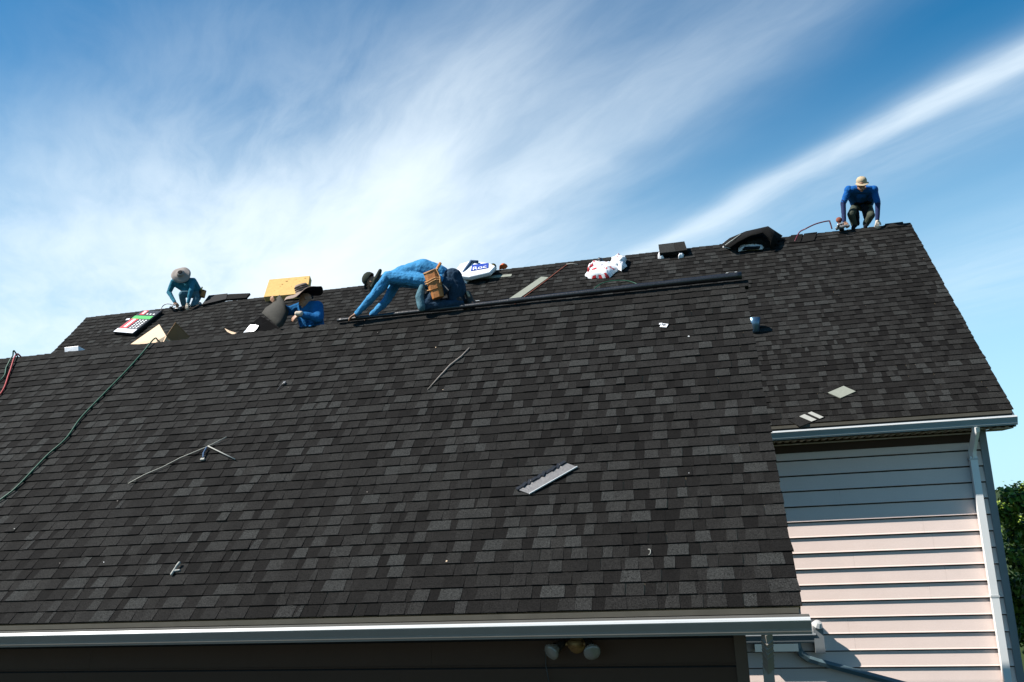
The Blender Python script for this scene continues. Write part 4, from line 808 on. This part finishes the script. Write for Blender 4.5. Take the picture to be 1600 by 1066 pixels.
# tapered steel vent peeping past the garage rake
c = onM(*(0.892, 2.612)); t = tag(empty('vent_cup', c), 'blue steel tapered vent cup beside the garage roof edge', 'vent')
m = MB(); m.lathe([(.0, 0), (.05, .0), (.075, .03), (.095, .14), (.115, .27), (.108, .272), (.09, .15), (.0, .10)], 'bucket', (.0, -.03, -.02), (0, -.05, 1), 20); m.build('cup', t, True)

# hoses and nail guns on the house ridge
hose('plum_hose', [onM(2.0, 5.75, .03), onM(*(2.137, 6.105), .03), Vector((2.244, 17.980, 5.429)), Vector((2.469, 17.980, 5.512)), Vector((2.714, 17.980, 5.543)), Vector((2.747, 17.980, 5.503)), Vector((2.771, 18.000, 5.367))], .014, 'phose', 'plum coloured air hose arching over the ridge to the nail gun at right')
def nailgun(c, ax, label, body, flip=1, coil=None):
    t_ = tag(empty('nail_gun', c), label, 'nail gun', 'nail guns'); ax = Vector(ax).normalized(); up_ = Vector((0, -.93, .36)); up_ = (up_ - ax * up_.dot(ax)).normalized(); sd = ax.cross(up_).normalized(); R3 = Matrix((ax, sd, up_)).transposed()
    m_ = MB(); m_.tube([R3 @ Vector((-.13, 0, .05)), R3 @ Vector((.03, 0, .05))], .034, body, 12); m_.tube([R3 @ Vector((.03, 0, .05)), R3 @ Vector((.10, 0, .045))], [.034, .02], body, 12); bevel(m_.build('barrel', t_, False), .004)
    m_ = MB(); m_.box(R3 @ Vector((-.07, 0, .12)), (.045, .04, .11), body, R3 @ Matrix.Rotation(.3, 3, 'Y')); m_.box(R3 @ Vector((-.02, 0, .165)), (.13, .042, .035), body, R3); bevel(m_.build('handle', t_), .008)
    m_ = MB(); m_.tube([R3 @ Vector((-.02, -.05, .02)), R3 @ Vector((-.02, .05, .02))], .05, coil or 'tool', 14); m_.build('nail_coil', t_); m_ = MB(); m_.box(R3 @ Vector((.12, 0, .03)), (.05, .03, .06), 'tool_grey', R3); m_.build('nose', t_)
    return t_
nailgun(Vector((2.968, 17.980, 5.350)), (.9, -.1, .14), 'grey and black nail gun under the left hand of the tan capped roofer', 'tool_grey', coil='tool')
m = MB(); m.lathe([(0, -.03), (.055, -.03), (.065, 0), (.055, .03), (0, .03)], 'redwood', Vector((2.933, 18.020, 5.548)), (.3, -1, .2), 16); m.box((2.936, 18.020, 5.464), (.05, .05, .06), 'redwood'); tag(m.build('coil_canister', smooth=True), 'round red-brown coil canister standing beside the nail gun at right', 'canister')
nailgun(Vector((-12.569, 17.980, 5.225)), (.6, -.3, .0), 'black nail gun in the hand of the roofer in the grey hat', 'tool')
hose('black_hose', [onM(-13.0, 5.6, .02), onM(*(-12.992, 5.832), .03), Vector((-13.018, 18.000, 5.357)), Vector((-12.912, 18.000, 5.420)), Vector((-12.786, 18.000, 5.407)), Vector((-12.645, 17.980, 5.355))], .010, 'tool', 'thin black hose arching to the nail gun of the grey hatted roofer')
hose('thin_green_line', [onM(*(-2.173, 4.484), .03), onM(*(-2.102, 4.647), .08), onM(*(-1.921, 4.790), .10), onM(*(-1.614, 4.808), .10), onM(*(-1.348, 4.721), .08), onM(*(-1.085, 4.476), .04)], .010, 'ghose', 'thin green hose loop arching above the black membrane roll')

# ================================================================ tree
def tree(base, H, R0, seed, label, n_leaf):
    r = random.Random(seed); t_ = tag(empty('leafy_tree', base), label, 'tree'); m_ = MB(); tips = []
    def br(p, d, ln, rad, dep):
        pts = [p]; q_ = p.copy(); dd = d.copy()
        for i in range(4): dd = (dd + Vector((r.uniform(-.2, .2), r.uniform(-.2, .2), r.uniform(-.05, .15)))).normalized(); q_ = q_ + dd * ln / 4; pts.append(q_.copy())
        m_.tube(pts, [rad * (1 - .14 * i) for i in range(5)], 'bark', 7); tips.extend(pts[2:] if dep > 0 else [])
        if dep < 3:
            for k in range(4 if dep else 7):
                s_ = pts[r.randint(2, 4)]; an = r.uniform(0, 6.28); v = Vector((math.cos(an), math.sin(an), r.uniform(.15, .9))).normalized(); br(s_, (dd * .5 + v).normalized(), ln * .62, rad * .5, dep + 1)
    br(Vector((0, 0, 0)), Vector((0, 0, 1)), H * .45, H * .032, 0); m_.build('trunk', t_, True)
    lf = MB(); idx = [lf.mi(k) for k in ('leafA', 'leafB', 'leafC')]
    cl = []
    while len(cl) < 330:
        v = Vector((r.uniform(-1, 1), r.uniform(-1, 1), r.uniform(-1, 1)))
        if .25 < v.length and abs(v.x) ** 3 + abs(v.y) ** 3 + abs(v.z) ** 3 < 1 and noise.noise(v * 2.2 + Vector((seed, 0, 0))) > -.22: cl.append(Vector((v.x * R0, v.y * R0, H * .48 + v.z * H * .56)))
    for i in range(n_leaf):
        c = r.choice(cl); v = Vector((r.gauss(0, 1), r.gauss(0, 1), r.gauss(0, 1))).normalized(); rad = H * .062 * r.uniform(.3, 1.15); p = c + v * rad
        if p.z < H * .04: continue
        n_ = (v + Vector((r.uniform(-.8, .8), r.uniform(-.8, .8), r.uniform(-.2, 1)))).normalized(); a_ = n_.cross(Vector((r.uniform(-1, 1), r.uniform(-1, 1), .3))).normalized(); b_ = n_.cross(a_); s_ = r.uniform(.05, .095)
        k = len(lf.v); lf.v += [tuple(p - a_ * s_), tuple(p + b_ * s_ * .5 + n_ * s_ * .15), tuple(p + a_ * s_ * 1.1), tuple(p - b_ * s_ * .5 + n_ * s_ * .15)]; lf.f.append([k, k + 1, k + 2, k + 3]); lf.m.append(idx[r.choice((0, 0, 1, 2))])
    lf.build('crown', t_, fix=False); return t_
tree((8.55, 21.5, -4.6), 4.84, 2.5, 5, 'green leafy tree beyond the right corner of the house', 60000)
tree((14.5, 34, -4.6), 6.0, 3.0, 9, 'second leafy tree further off to the right behind the nearer one', 24000)
